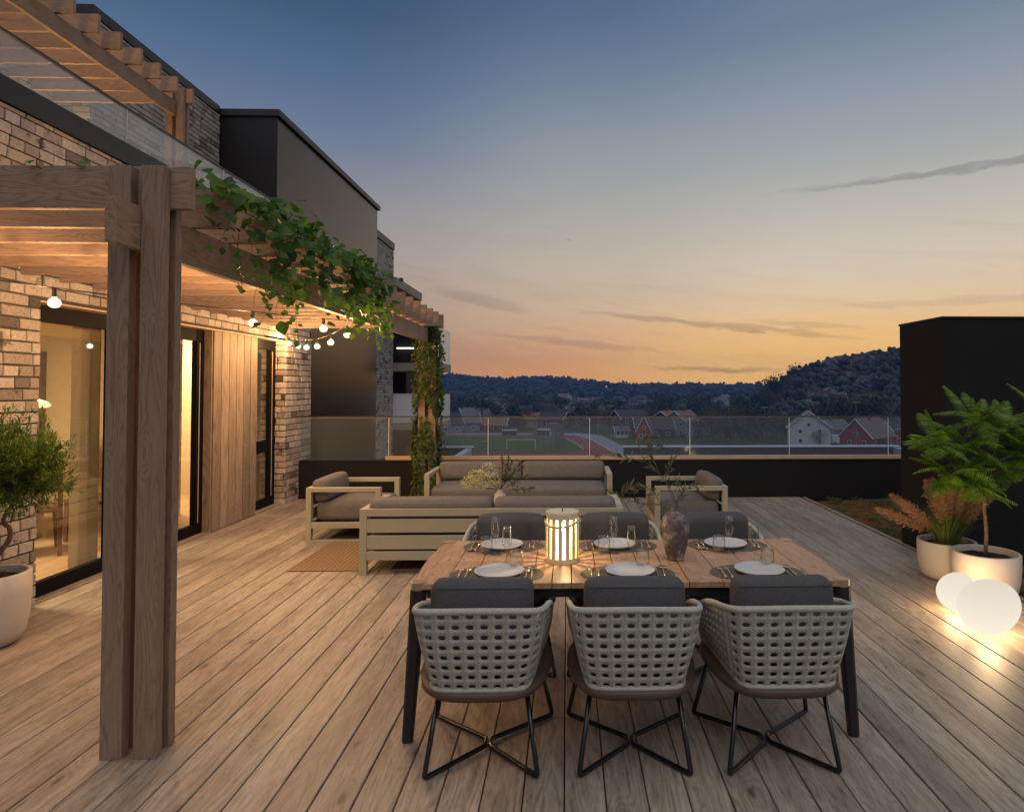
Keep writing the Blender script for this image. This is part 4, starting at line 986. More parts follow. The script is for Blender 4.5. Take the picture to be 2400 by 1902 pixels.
# ------------------------------------------------------------------ string lights
sg_ = thing('string_lights', 'black cable of glowing round bulbs strung under the long pergola', 'string lights', (-2.0, 6.0, 2.27))
so0 = Vector(sg_.location)
def pA(y): return Vector((4.965 * 0 + (-1.98 + .491 * (y - 6.08)), y, 0))
cabA = []
for i in range(41):
    y = 2.9 + (6.07 - 2.9) * i / 40; p = pA(y); p.z = 2.265 + (.02 if i == 40 else 0) - .03 * math.sin(math.pi * (y - 2.9) / 3.17); cabA.append(p)
A = Vector((-1.985, 6.08, 2.27)); B = Vector((-3.99, 9.22, 2.37))
cabB = [A.lerp(B, i / 30) - Vector((0, 0, .11 * math.sin(math.pi * i / 30))) for i in range(31)]
M().tube([p - so0 for p in cabA], .0045, 6).build('cable', MT['cable'], sg_)
M().tube([p - so0 for p in cabB], .004, 6).build('cable', MT['cable'], sg_)
sock = M().lathe([(.0, .085), (.013, .085), (.015, .07), (.015, .03), (.017, .02), (.0, .02)], 16, cap0=False, cap1=False).mesh('socket', MT['socket'], True)
bulbm = M().lathe([(0, .022), (.012, .021), (.018, .014), (.032, .004), (.0385, -.012), (.0375, -.026), (.030, -.040), (.016, -.049), (0, -.051)], 24, cap0=False, cap1=False).mesh('bulb', MT['bulb'], True)
hang = []
for y in (3.25, 3.90, 4.5, 5.10, 5.73):
    p = pA(y); p.z = 2.265 - .03 * math.sin(math.pi * (y - 2.9) / 3.17); hang.append(p)
for y in (6.34, 6.92, 7.48, 7.99, 8.45, 8.99):
    t = (y - 6.08) / 3.14; p = A.lerp(B, t) - Vector((0, 0, .11 * math.sin(math.pi * t))); hang.append(p)
for p in hang:
    o = obj('bulb', bulbm, sg_); o.location = p - so0 - Vector((0, 0, .075)); o.scale = (.86,) * 3; q = obj('socket', sock, o); lamp_in(o, (0, 0, -.015), 60., (1.0, .56, .23), .018)

# ------------------------------------------------------------------ pots
def pot(name, label, loc, r, h):
    t = thing(name, label, 'plant pot', loc)
    pr = [(0, 0), (r * .62, 0), (r * .78, .015), (r * .90, h * .16), (r * .97, h * .38), (r, h * .70), (r, h - .006), (r - .006, h), (r - .022, h), (r - .028, h - .008), (r - .03, h - .05)]
    M().lathe(pr, 64, cap0=False, cap1=False).build('pot_body', MT['pot'], t, smooth=True)
    m_ = M(); n_ = 26; rr = r - .028
    for j in range(7):
        for i in range(n_):
            a = 2 * math.pi * i / n_; q = rr * j / 6; m_.v.append((q * math.cos(a), q * math.sin(a), h - .05 + .02 * (1 - (j / 6) ** 2) + rnd.uniform(-.008, .008)))
    for j in range(6):
        for i in range(n_): m_.f.append((j * n_ + i, j * n_ + (i + 1) % n_, (j + 1) * n_ + (i + 1) % n_, (j + 1) * n_ + i))
    m_.build('soil', MT['soil'], t)
    return t
pot('plant_pot', 'white rounded pot standing against the brick wall at the left edge', (-3.74, 4.26, 0), .237, .455)
pot('plant_pot', 'white rounded pot with ornamental grass, behind the other right hand pot', (3.295, 5.55, 0), .232, .325)
pot('plant_pot', 'white rounded pot with the feathery tree, behind the glowing eggs', (3.33, 5.08, 0), .243, .345)

def wig(p0, p1, n_=8, w=.03):
    P = [Vector(p0).lerp(Vector(p1), i / n_) for i in range(n_ + 1)]
    for i in range(1, n_): P[i] += rv(w)
    return [cr(P, i / (3 * n_)) for i in range(3 * n_ + 1)]
# willow-leaved tree at the left
lt = thing('potted_willow_tree', 'small bushy narrow leaved tree with twisted trunks in the left pot', 'tree', (-3.74, 4.26, .42))
tr_ = M()
P1 = [(.03, -.03, 0), (.09, -.02, .14), (.16, 0, .28), (.12, 0, .40), (.20, .02, .52)]
P2 = [(-.05, .02, 0), (-.02, .02, .16), (.06, 0, .30), (.03, 0, .46), (.10, .0, .62)]
P3 = [(.0, .03, 0), (-.10, .02, .2), (-.06, 0, .38), (-.12, 0, .6)]
for P in (P1, P2, P3): tr_.tube([cr(P, i / 20) + rv(.003) for i in range(21)], .019, 8, r1=.010)
ctr = Vector((.02, .0, .72)); RR = Vector((.50, .42, .37)); lv = M(); tips = []
for i in range(340):
    d = rv(1).normalized()
    if d.z < -.75: continue
    k = rnd.uniform(.35, 1.0) ** .6
    tip = ctr + Vector((d.x * RR.x, d.y * RR.y, d.z * RR.z)) * k * (1 + .12 * math.sin(d.x * 7 + d.z * 5 + i * .0))
    st_ = Vector(rnd.choice((P1[-1], P2[-1], P3[-1], P1[3], P2[3]))).lerp(tip, .25)
    Q = wig(st_, tip, 4, .02); tr_.tube(Q, .0035, 4, r1=.0012, caps=False)
    for j in range(4, len(Q)):
        for _ in range(5):
            dr = (Q[j] - Q[j - 1]).normalized() * .9 + rv(.55) + Vector((0, 0, -.05))
            leaf_card(lv, Q[j] + rv(.008), dr, Vector((0, 0, 1)), rnd.uniform(.04, .075), .0095, .05)
tr_.build('trunk', MT['bark'], lt, smooth=True); lv.build('crown', MT['bushleaf'], lt, kind='stuff')

# feathery sumac at the right
st_ = thing('potted_sumac', 'slender tree with bright green feathery leaves in the front right pot', 'tree', (3.33, 5.08, .315))
tk = M(); trunk = [(0, 0, 0), (.008, 0, .2), (-.005, 0, .42), (.03, -.01, .58), (.06, 0, .72), (.10, 0, .88)]
tk.tube([cr(trunk, i / 24) for i in range(25)], .016, 8, r1=.008)
br = [[(-.005, 0, .42), (-.10, -.03, .56), (-.22, -.02, .66)], [(.03, 0, .58), (-.08, .04, .74), (-.14, .03, .92)], [(.06, 0, .72), (.2, -.05, .80), (.34, 0, .86)], [(0.01, 0, .50), (-.14, .02, .60), (-.28, .0, .66)], [(.04, 0, .62), (.16, -.05, .70), (.30, -.06, .74)], [(.1, 0, .88), (.14, 0, 1.0), (.16, 0, 1.05)], [(-.14, .03, .92), (-.10, .0, 1.05), (-.04, 0, 1.12)], [(.34, 0, .86), (.42, 0, 1.0), (.46, 0, 1.08)], [(-.22, -.02, .66), (-.34, 0, .82), (-.38, 0, .92)]]
for P in br: tk.tube([cr(P, i / 10) for i in range(11)], .0075, 6, r1=.004)
tk.build('trunk', MT['bark'], st_, smooth=True)
def frond(L, n_=15, droop=.35):
    m_ = M(); P = [Vector((L * math.sin(t * 1.0) if False else L * t, 0, L * (.18 * t - droop * t * t))) for t in [i / 10 for i in range(11)]]
    m_.tube(P, .0018, 4, r1=.0008, caps=False)
    for i in range(n_):
        t = .16 + .82 * i / (n_ - 1); p = cr(P, t); w = math.sin(math.pi * (t * .86 + .10)) ** .7; l = L * .27 * w
        for s in (-1, 1):
            d = Vector((.42, s, -.38 - .2 * rnd.random())).normalized(); q = p
            side = Vector((1, -s * .42, 0)).normalized() * (L * .024)
            m_.add([q - side * .6, q + side * .8, q + d * l * .55 + side * .9, q + d * l + Vector((0, 0, -.12 * l)), q + d * l * .55 - side * .5], [(0, 1, 2, 4), (4, 2, 3)])
    return m_
fm = [frond(L, 17, dr).mesh('frond', MT['sumac']) for L, dr in ((.30, .30), (.34, .42), (.26, .22), (.32, .55))]
ends = [(Vector(P[-1]), 15) for P in br] + [(Vector(P[1]), 5) for P in br]
for e, cnt in ends:
    for i in range(cnt):
        a = rnd.uniform(0, 2 * math.pi); el = rnd.uniform(-.35, .9)
        if i == 0 and e.z > .9: el = 1.25
        o = obj('frond', fm[rnd.randrange(4)], st_); o.location = e + Vector((0, 0, rnd.uniform(-.08, .02)))
        o.rotation_euler = Euler((rnd.uniform(-.3, .3), -el, a), 'XYZ'); o.scale = (rnd.uniform(.75, 1.1),) * 3
# ornamental grass
og = thing('fountain_grass', 'fountain grass with russet feathery plumes in the rear right pot', 'ornamental grass', (3.295, 5.55, .285))
g = M()
for i in range(1100):
    a = rnd.uniform(0, 6.283); sp = rnd.uniform(.02, .42) ** 1.0; L = rnd.uniform(.22, .44)
    d = Vector((math.cos(a) * sp, math.sin(a) * sp, 1)).normalized(); r0 = rnd.uniform(0, .11); p = Vector((math.cos(a) * r0, math.sin(a) * r0, 0)); w = rnd.uniform(.0022, .0042)
    s = Vector((-math.sin(a + rnd.uniform(-.8, .8)), math.cos(a), 0)).normalized() * w / 2; vs = []; k_ = 6
    for j in range(k_ + 1):
        t = j / k_; q = p + d * L * t + Vector((math.cos(a), math.sin(a), 0)) * (sp * L * .9 * t * t) + Vector((0, 0, -1)) * (sp * L * .9 * t ** 3); ww = s * (1 - t) ** .6
        vs += [q - ww, q + ww]
    g.add(vs, [(2 * j, 2 * j + 1, 2 * j + 3, 2 * j + 2) for j in range(k_)])
g.build('blades', MT['grass'], og, kind='stuff')
for i in range(14):
    a = (i / 14) * 6.283 + rnd.uniform(-.2, .2); ln_ = rnd.uniform(.40, .75); lean = rnd.uniform(.15, .75)
    if i in (6, 7, 8): lean = rnd.uniform(.8, 1.3)
    ln_ = .66
    d = Vector((math.cos(a) * lean, math.sin(a) * lean * .6, 1)).normalized(); m_ = M()
    P = [d * (.56 * t) + Vector((math.cos(a), 0, -.25)) * (.12 * lean * t * t) for t in [j / 12 for j in range(13)]]
    m_.tube(P[:8], .0016, 4); 
    for j in range(900):
        t = rnd.uniform(.40, 1.0); c_ = cr(P, t); w = .075 * math.sin(math.pi * min(1, (t - .37) / .66) ** .8) + .004
        o_ = rv(1).normalized() * w * rnd.random(); ax_ = (P[-1] - P[6]).normalized()
        leaf_card(m_, c_ + o_ * .7, ax_ * .8 + o_.normalized() * .8 + rv(.2), Vector((0, 0, 1)), rnd.uniform(.016, .038), .0030)
    m_.build('plume', MT['plume'], og)
# glowing eggs
EGGW = 4600.
def egg(label, loc, rx, rz, tilt):
    m_ = M(); n_ = 40; prof = [(rx * math.sin(math.pi * i / 28) * (1 + .05 * math.cos(math.pi * i / 28)), -rz * math.cos(math.pi * i / 28)) for i in range(29)]
    prof[0] = (0.001, -rz); prof[-1] = (.001, rz)
    m_.lathe(prof, n_); Rm = Matrix.Rotation(R(tilt), 4, 'Y')
    m_.v = [Rm @ Vector(p) for p in m_.v]; zmin = min(p.z for p in m_.v); m_.v = [(p.x, p.y, p.z - zmin) for p in m_.v]
    o = m_.build('egg_lamp', MT['egg'], smooth=True); o.location = loc; tag(o, label, 'lamp', 'glowing egg lamps'); lamp_in(o, (0, 0, rz * .9), EGGW * rx * rx, (1., .66, .34), .07)
egg('large glowing white egg lamp lying on the deck in front of the pots', (2.83, 4.29, .0015), .172, .198, 62)
egg('smaller glowing white egg lamp lying half behind the large one', (2.885, 4.74, .0015), .128, .142, 40)

# ------------------------------------------------------------------ vine on the pergola
vt = thing('climbing_vine', 'leafy green climbing vine hanging over the outer rafter ends of the pergola', 'vine', (-1.8, 4.5, 2.6))
vo = Vector(vt.location)
def vleaf(): 
    m_ = M(); ol = [(0, 0), (.30, .42), (.55, .46), (.85, .25), (1.08, 0), (.85, -.25), (.55, -.46), (.30, -.42)]
    z = [0, .05, .07, .02, -.10, .02, .07, .05]; vs = [(x - .02, y, zz) for (x, y), zz in zip(ol, z)] + [(.5, 0, -.02)]
    m_.add(vs, [(i, (i + 1) % 8, 8) for i in range(8)]); return m_
vml = vleaf().mesh('leaf', MT['cleaf'], True); VL = vleaf()
allL = []
def addleaf(p, s=None):
    s = s or rnd.uniform(.035, .09)
    d = Vector((rnd.gauss(.35, .6), rnd.gauss(-.25, .6), rnd.gauss(-.45, .5))).normalized(); n = (Vector((.5, -.45, .75)) + rv(.38)).normalized()
    s_ = n.cross(d).normalized(); n = d.cross(s_); allL.append((p, Matrix((d, s_, n)).transposed().to_4x4(), s))
def dens(y):
    for a, b_ in ((3.25, .35), (3.6, .8), (4.0, 1.25), (4.5, .8), (4.75, .45), (5.0, 1.0), (5.5, 1.2), (5.9, .8), (6.15, .15)):
        pass
    return np.interp(y, [3.15, 3.3, 3.6, 3.9, 4.3, 4.65, 4.85, 5.2, 5.6, 5.9, 6.2], [.25, .4, .4, 1.0, .95, .3, .5, .95, 1.0, .8, .1])
vst = M()
for i in range(760):
    while True:
        y = rnd.uniform(3.15, 6.2)
        if rnd.random() < dens(y) / 1.3: break
    dn = dens(y); top = 2.74 + .05 * math.sin(y * 5) - (.10 if y > 5.8 else 0)
    z = top - abs(rnd.gauss(0, .17 + .12 * dn)) ** 1.0 * (1 if y > 3.6 else .45); x = -1.70 + rnd.gauss(0, .055) + (.03 * math.sin(y * 9)) + (-.22 * max(0, (z - 2.66)) / .1 * rnd.random() if z > 2.66 else 0)
    z = max(z, 2.12 + .1 * math.sin(y * 11))
    addleaf(Vector((x, y, z)))
for i in range(120): addleaf(Vector((rnd.uniform(-2.5, -1.75), rnd.uniform(3.3, 6.0), 2.70 + rnd.uniform(0, .05))), rnd.uniform(.04, .07))
for i in range(34):
    y = rnd.uniform(3.3, 6.15); z = 2.55 - .25 * rnd.random(); x = -1.70 + rnd.uniform(-.05, .06); P = [Vector((x, y, z))]
    L = rnd.uniform(.15, .42) * (1 if dens(y) > .6 else .8)
    for k in range(6): P.append(P[-1] + Vector((rnd.gauss(0, .012), rnd.gauss(0, .02), -L / 6)))
    vst.tube([p - vo for p in P], .0022, 4, r1=.001, caps=False)
    for k in range(2, 7):
        for q in range(rnd.choice((0, 1, 1, 2))): addleaf(P[k] + rv(.01), rnd.uniform(.025, .05))
for i in range(30):
    y = rnd.uniform(3.3, 5.8); P = [Vector((-1.72 + rnd.uniform(-.1, .05), y + .14 * k, 2.66 - .02 * k * rnd.random() + rnd.uniform(-.1, .06))) for k in range(5)]
    vst.tube([cr(P, k / 12) - vo for k in range(13)], .004, 4, caps=False)
for (lx, ly, lz) in ((-2.25, 2.99, 2.68), (-2.42, 2.99, 2.65), (-2.2, 2.99, 2.675), (-2.46, 2.995, 2.69)): addleaf(Vector((lx, ly, lz)), .035)
vst.build('stems', MT['twig'], vt, kind='stuff')
allL.sort(key=lambda t: t[0].y + rnd.uniform(0, 2.0)); restL = M()
for n_, (p, mt, s) in enumerate(allL):
    if n_ < 300:
        o = obj('leaf', vml, vt); o.matrix_local = Matrix.Translation(p - vo) @ mt @ Matrix.Scale(s, 4)
    else:
        W_ = Matrix.Translation(p - vo) @ mt @ Matrix.Scale(s, 4); restL.add([W_ @ Vector(v) for v in VL.v], VL.f)
restL.build('leaves', MT['cleaf'], vt, kind='stuff')

# ivy on the far post cluster
iv = thing('ivy_column', 'dense green ivy climbing the far post cluster of the pergola', 'ivy', (-1.95, 9.05, 0))
m_ = M()
def ivleaf(p, nrm, s):
    up = Vector((0, 0, -1)) + rv(.45); n = (nrm + rv(.35)).normalized(); d = (up - n * up.dot(n)).normalized(); t = n.cross(d)
    pts = [(0, 0), (.15, .45), (.5, .5), (.62, .22), (1.05, 0), (.62, -.22), (.5, -.5), (.15, -.45)]
    m_.add([p + d * (a * s) + t * (b_ * s) + n * (.0 if i else .0) for i, (a, b_) in enumerate(pts)], [(0, 1, 2, 3), (0, 3, 4, 5), (0, 5, 6, 7)])
for i in range(5200):
    z = rnd.uniform(.0, 2.62); a = rnd.uniform(0, 2 * math.pi)
    wR = .125 + .055 * min(1, (2.7 - z) / .9) + .03 * math.sin(z * 9 + a * 2)
    hole = math.sin(z * 7.3 + math.cos(a * 2) * 2.2) + math.sin(z * 3.1 + a)
    if hole > 1.15: continue
    c_, s_ = math.cos(a), math.sin(a); q = (abs(c_) ** 4 + abs(s_) ** 4) ** -.25
    ivleaf(Vector((c_ * q * (wR - .02) + (-.02 if z < 1.2 else 0), s_ * q * (wR - .03) + .02, z + .05)), Vector((c_, s_, .3)).normalized(), rnd.uniform(.028, .055))
for i in range(500):
    z = rnd.uniform(.1, 2.4); sd = rnd.choice((-1, 1)); ivleaf(Vector((sd * rnd.uniform(.16, .215), rnd.uniform(-.1, .1), z + .05)), Vector((sd, -.5, .2)).normalized(), rnd.uniform(.03, .05))
m_.build('ivy_leaves', MT['ivy'], iv, kind='stuff')
# plants on the upper terrace behind its glass
def shrub(label, loc, rx, rz_, n_, mt, ll=.07):
    t = thing('terrace_shrub', label, 'shrub', loc); s_ = M(); l_ = M()
    for i in range(n_):
        d = rv(1).normalized(); tip = Vector((d.x * rx, d.y * rx, abs(d.z) * rz_ + .1)); Q = wig((0, 0, 0), tip, 4, .02); s_.tube(Q, .004, 4, r1=.001, caps=False)
        for j in range(4, len(Q)):
            for _ in range(3): leaf_card(l_, Q[j], (Q[j] - Q[j - 1]).normalized() + rv(.7), Vector((0, 0, 1)), ll * rnd.uniform(.6, 1.1), ll * .25)
    s_.build('stem', MT['twig'], t); l_.build('foliage', MT[mt], t, kind='stuff')
shrub('leafy shrub behind the upper glass, left of the dark tower', (-4.6, 6.6, 3.12), .42, .75, 60, 'bushleaf')
shrub('small olive green shrub rising above the upper glass by the dark tower', (-4.6, 7.75, 3.4), .30, .85, 40, 'olive', .06)
shrub('low shrub on the upper terrace behind the end glass panel', (-4.6, 8.35, 3.12), .35, .55, 40, 'bushleaf')
bd = thing('flying_bird', 'tiny dark bird flying in the sky above the valley', 'bird', (.15, 60, 15.4), R(35)); bd.scale = (.45,) * 3
M().add([(0, -.25, 0), (.06, 0, .03), (0, .3, 0), (-.06, 0, .03), (0, 0, -.07)], [(0, 1, 4), (1, 2, 4), (2, 3, 4), (3, 0, 4), (0, 3, 2, 1)]).build('body', MT['black'], bd)
for s in (-1, 1): M().add([(0, -.08, .02), (0, .1, .02), (s * .4, .05, .16), (s * .6, -.05, .05), (s * .3, -.06, .1)], [(0, 1, 2, 4), (4, 2, 3)]).build('wing', MT['black'], bd)
# ------------------------------------------------------------------ valley and hills
EYE = 1.65
HAZE = .00046
ridge_px = [-6000, 0, 800, 920, 985, 1055, 1190, 1260, 1330, 1400, 1500, 1600, 1700, 1770, 1830, 1900, 2100, 2400, 6000]
ridge_py = [880, 885, 900, 905, 900, 890, 899, 894, 897, 905, 911, 912, 912, 911, 912, 908, 900, 895, 880]
hill_px = [1650, 1760, 1800, 1830, 1850, 1870, 1900, 1950, 1985, 2035, 2105, 2300, 2600, 4000, 6000]
hill_py = [1000, 965, 945, 925, 905, 890, 878, 868, 858, 853, 840, 822, 805, 800, 900]
def sm(a, b_, v): t = np.clip((v - a) / (b_ - a), 0, 1); return t * t * (3 - 2 * t)
def hash2(x, y):
    return np.sin(x * .013 + 1.3) * np.cos(y * .017 + .6) + .5 * np.sin(x * .041 + y * .033) + .3 * np.cos(x * .09 - y * .07)
def terr(x, y):
    x = np.asarray(x, float); y = np.asarray(y, float); r = np.hypot(x, y)
    px = np.where(y > 1, 1330 + 1510 * x / np.maximum(y, 1), np.where(x > 0, 6000, -6000)); px = np.clip(px, -6000, 6000)
    yr = np.maximum(y, 1) / np.maximum(r, 1) ; yr = np.maximum(yr, .3)
    zr = EYE + (907 - np.interp(px, ridge_px, ridge_py)) / 1510 * 950 * yr
    base = -14.4 + sm(270, 950, r) ** 1.25 * (zr + 14.4) + np.where(r > 300, np.clip((r - 300) / 500, 0, 1) * 2.2 * hash2(x, y) * (r < 900), 0)
    base = np.where(r > 950, zr - (r - 950) * .05, base)
    zh = EYE + (907 - np.interp(px, hill_px, hill_py)) / 1510 * 360 * yr
    hill = np.where(r < 360, -14.4 + sm(205, 360, r) ** .8 * (zh + 14.4) + 1.2 * hash2(x * 3, y * 3) * sm(215, 300, r), zh - (r - 360) * .03)
    return np.maximum(base, np.where((px > 1600), hill, -99))
gm_, nt, b = newmat('valley_ground', .95, .1)
pos = N(nt, 'NewGeometry').outputs['Position']
n1 = N(nt, 'TexNoise', {'Vector': pos, 'Scale': .012, 'Detail': 5.}).outputs['Fac']; n2 = N(nt, 'TexNoise', {'Vector': pos, 'Scale': .15, 'Detail': 5.}).outputs['Fac']
nz_ = N(nt, 'SeparateXYZ', {0: N(nt, 'NewGeometry').outputs['Normal']}).outputs[2]
c = ramp(nt, n1, [(.38, (.030, .048, .018)), (.5, (.055, .085, .026)), (.62, (.075, .085, .04))])
c = mixc(nt, 1., c, ramp(nt, n2, [(.3, (.65,) * 3), (.7, (1.3,) * 3)]), 'MULTIPLY')
c = mixc(nt, N(nt, 'MapRange', {0: nz_, 1: .93, 2: .80}).outputs[0], c, (.14, .135, .13))
link(nt, c, b.inputs['Base Color'])
radii = [0, 20, 60, 110, 150] + list(range(180, 420, 12)) + list(range(430, 960, 28)) + [975, 1000, 1015]
naz = 360; m_ = M()
for r_ in radii:
    a = np.arange(naz) / naz * 2 * np.pi; X_, Y_ = r_ * np.sin(a), r_ * np.cos(a); Z_ = terr(X_, Y_) if r_ > 150 else np.full(naz, -14.4)
    m_.v += list(zip(X_.tolist(), Y_.tolist(), Z_.tolist()))
for j in range(len(radii) - 1):
    for i in range(naz):
        a_ = j * naz + i; b_ = j * naz + (i + 1) % naz; m_.f.append((a_, b_, b_ + naz, a_ + naz) if j else (a_, b_ + naz, a_ + naz))
structure(m_.build('valley_ground', gm_, smooth=True))

# sports field
G = -14.4
grassf = flat('pitch_turf', (.045, .095, .028), .9, .1, noise=.15, nscale=.15); redt = flat('running_track_red', (.23, .055, .045), .9, .1, noise=.1, nscale=.5); asp = flat('pale_asphalt_path', (.26, .27, .29), .9, .1)
def sheet(pts, z, mat, name, par=None):
    o = M().add([(x, y, z) for x, y in pts], [tuple(range(len(pts)))]).build(name, mat, par); return o
def stadium(x0, x1, y0, y1, n_=20, sk=0.0):
    r_ = (y1 - y0) / 2; P = []
    for i in range(n_ + 1): a = -math.pi / 2 + math.pi * i / n_; P.append((x1 + r_ * math.cos(a) * .5, (y0 + y1) / 2 + r_ * math.sin(a)))
    for i in range(n_ + 1): a = math.pi / 2 + math.pi * i / n_; P.append((x0 + r_ * math.cos(a) * .5, (y0 + y1) / 2 + r_ * math.sin(a)))
    return P
structure(sheet([(-75, 138), (20, 138), (16.5, 160), (11.5, 215), (4, 226), (-75, 226)], G + .02, asp, 'path'))
structure(sheet([(-60, 140), (12.5, 140), (10.8, 162), (6.8, 200), (3.0, 214), (-4, 219), (-60, 219)], G + .06, redt, 'running_track'))
structure(sheet([(-52, 160), (-6, 157), (2.0, 158.5), (4.0, 166), (2.6, 180), (-.4, 200), (-3.5, 207), (-9, 210), (-52, 210)], G + .12, grassf, 'football_pitch'))
wl = M()
def wline(p, q, w=.12, z=G + .18):
    p, q = Vector((*p, z)), Vector((*q, z)); d = (q - p).normalized(); s = Vector((-d.y, d.x, 0)) * w; wl.add([p - s, q - s, q + s, p + s], [(0, 1, 2, 3)])
for P in ([(4.1, 166), (2.7, 180), (-.3, 200), (-3.4, 207.2), (-9, 210.2), (-52, 210.2)], [(10.9, 162), (6.9, 200), (3.1, 214), (-4, 219)]):
    for a_, b_ in zip(P, P[1:]): wline(a_, b_)
for k in range(1, 5): wline((4.1 + k * 1.35, 166 - k), (-.3 + k * 1.4, 200 + k), .04)
structure(wl.build('painted_lines', MT['white']))
def goal(label, x, y, w=7.3, h=2.44):
    t = thing('football_goal', label, 'goal', (x, y, G + .12))
    for s in (0, w): M().tube([(s, 0, 0), (s, 0, h)], .09, 6).build('post', MT['white'], t)
    M().tube([(0, 0, h), (w, 0, h)], .09, 6).build('crossbar', MT['white'], t)
    for s in (0, w): M().tube([(s, 0, h), (s, 1.6, 0)], .05, 5).build('net_stay', MT['white'], t)
goal('white goal frame at the near edge of the football pitch', -15.6, 166.5); goal('white goal frame across the far side of the football pitch', -10.5, 212, 5.)
net = flat('dark_net', (.04, .045, .05), .9)
cg = thing('throwing_cage', 'tall dark netted throwing cage standing on the football pitch', 'cage', (-5.5, 172, G + .12))
for i in range(9):
    a = math.pi * (.15 + .7 * i / 8) + math.pi / 2 * 0; x_, y_ = 3.3 * math.cos(a * 1.6), 2.6 * math.sin(a * 1.6); M().tube([(x_, y_, 0), (x_, y_, 6.5)], .07, 5).build('pole', MT['steel'], cg)
nm_ = thin_glass('net_mesh', (.45, .47, .5), .0, .12)
for (x0, x1) in ((-3.6, -2.4), (1.2, 4.6)): M().box(x0, x1, 0, .05, .1, 6.3).build('net', nm_, cg)
def bench(label, x, y, l):
    t = thing('dugout', label, 'dugout', (x, y, G + .1)); M().box(0, l, 0, 1.4, 1.7, 1.95).build('roof', MT['white'], t); M().box(0, l, 1.2, 1.4, 0, 1.7).build('back', flat('dark_blue_panel', (.05, .07, .12), .6), t)
    for s in (0, l - .15): M().box(s, s + .15, 0, 1.2, 0, 1.7).build('side', MT['steel'], t)
bench('white roofed team shelter on the far touchline, left one', -21.5, 212.5, 4.8); bench('white roofed team shelter on the far touchline, right one', -11, 213.5, 5.)
pole_proto = None
for i, (px, d_, h) in enumerate(((1043, 160, 6.), (1104, 158, 5.), (1135, 150, 3.5), (1205, 156, 6.), (1297, 160, 7.), (1402, 170, 8.), (1432, 172, 11.), (1795, 190, 10.), (1925, 170, 8.), (2013, 168, 12.))):
    x = (px - 1330) / 1510 * d_; t = thing('light_pole', 'slim grey light pole standing in the valley by the sports field' if i < 7 else 'slim grey street light pole among the houses', 'light pole', (x, d_, G), 0, 'light poles by the sports field' if i < 7 else 'street lights among the houses')
    M().tube([(0, 0, 0), (0, 0, h)], .06, 6, r1=.035).build('pole', MT['steel'], t); M().box(-.9, .9, -.1, .1, h - .02, h + .18).build('lamp_head', MT['steel'], t)

# neighbouring flat roofs just below the terrace
rfm = flat('blue_grey_roof_felt', (.085, .115, .165), .75, .3, noise=.2, nscale=.8); edg = flat('pale_zinc_edge', (.45, .52, .62), .4, .5); dkb = flat('dark_blue_upstand', (.02, .03, .06), .7)
def roofb(label, x0, x1, y0, y1, z):
    t = thing('flat_roof_building', label, 'building', (x0, y0, -14.4)); 
    M().box(x0, x1, y0, y1, -14.4, z).build('body', rfm, t, world=True)
    M().box(x0, x1, y1 - .3, y1, z + .002, z + .42).build('upstand', dkb, t, world=True); M().box(x0 - .05, x1 + .05, y1 - .35, y1 + .05, z + .42, z + .47).build('edge_flashing', edg, t, world=True)
    M().box(x1 - .25, x1, y0, y1 - .36, z + .002, z + .40).build('side_flashing', edg, t, world=True)
    for k in range(int((x1 - x0) / 1.1)):
        M().add([(x0 + k * 1.1, y0 + 1, z + .004), (x0 + k * 1.1 + .05, y0 + 1, z + .004), (x0 + k * 1.1 + .05 , y1 - .4, z + .004), (x0 + k * 1.1, y1 - .4, z + .004)], [(0, 1, 2, 3)]).build('seam', edg, t, world=True)
roofb('blue grey flat roof just beyond the parapet at the right', 2.3, 13.6, 17, 26.5, -1.22)
roofb('blue grey flat roof just beyond the parapet behind the ivy column', -9.5, -3.85, 17, 26.5, -1.22)

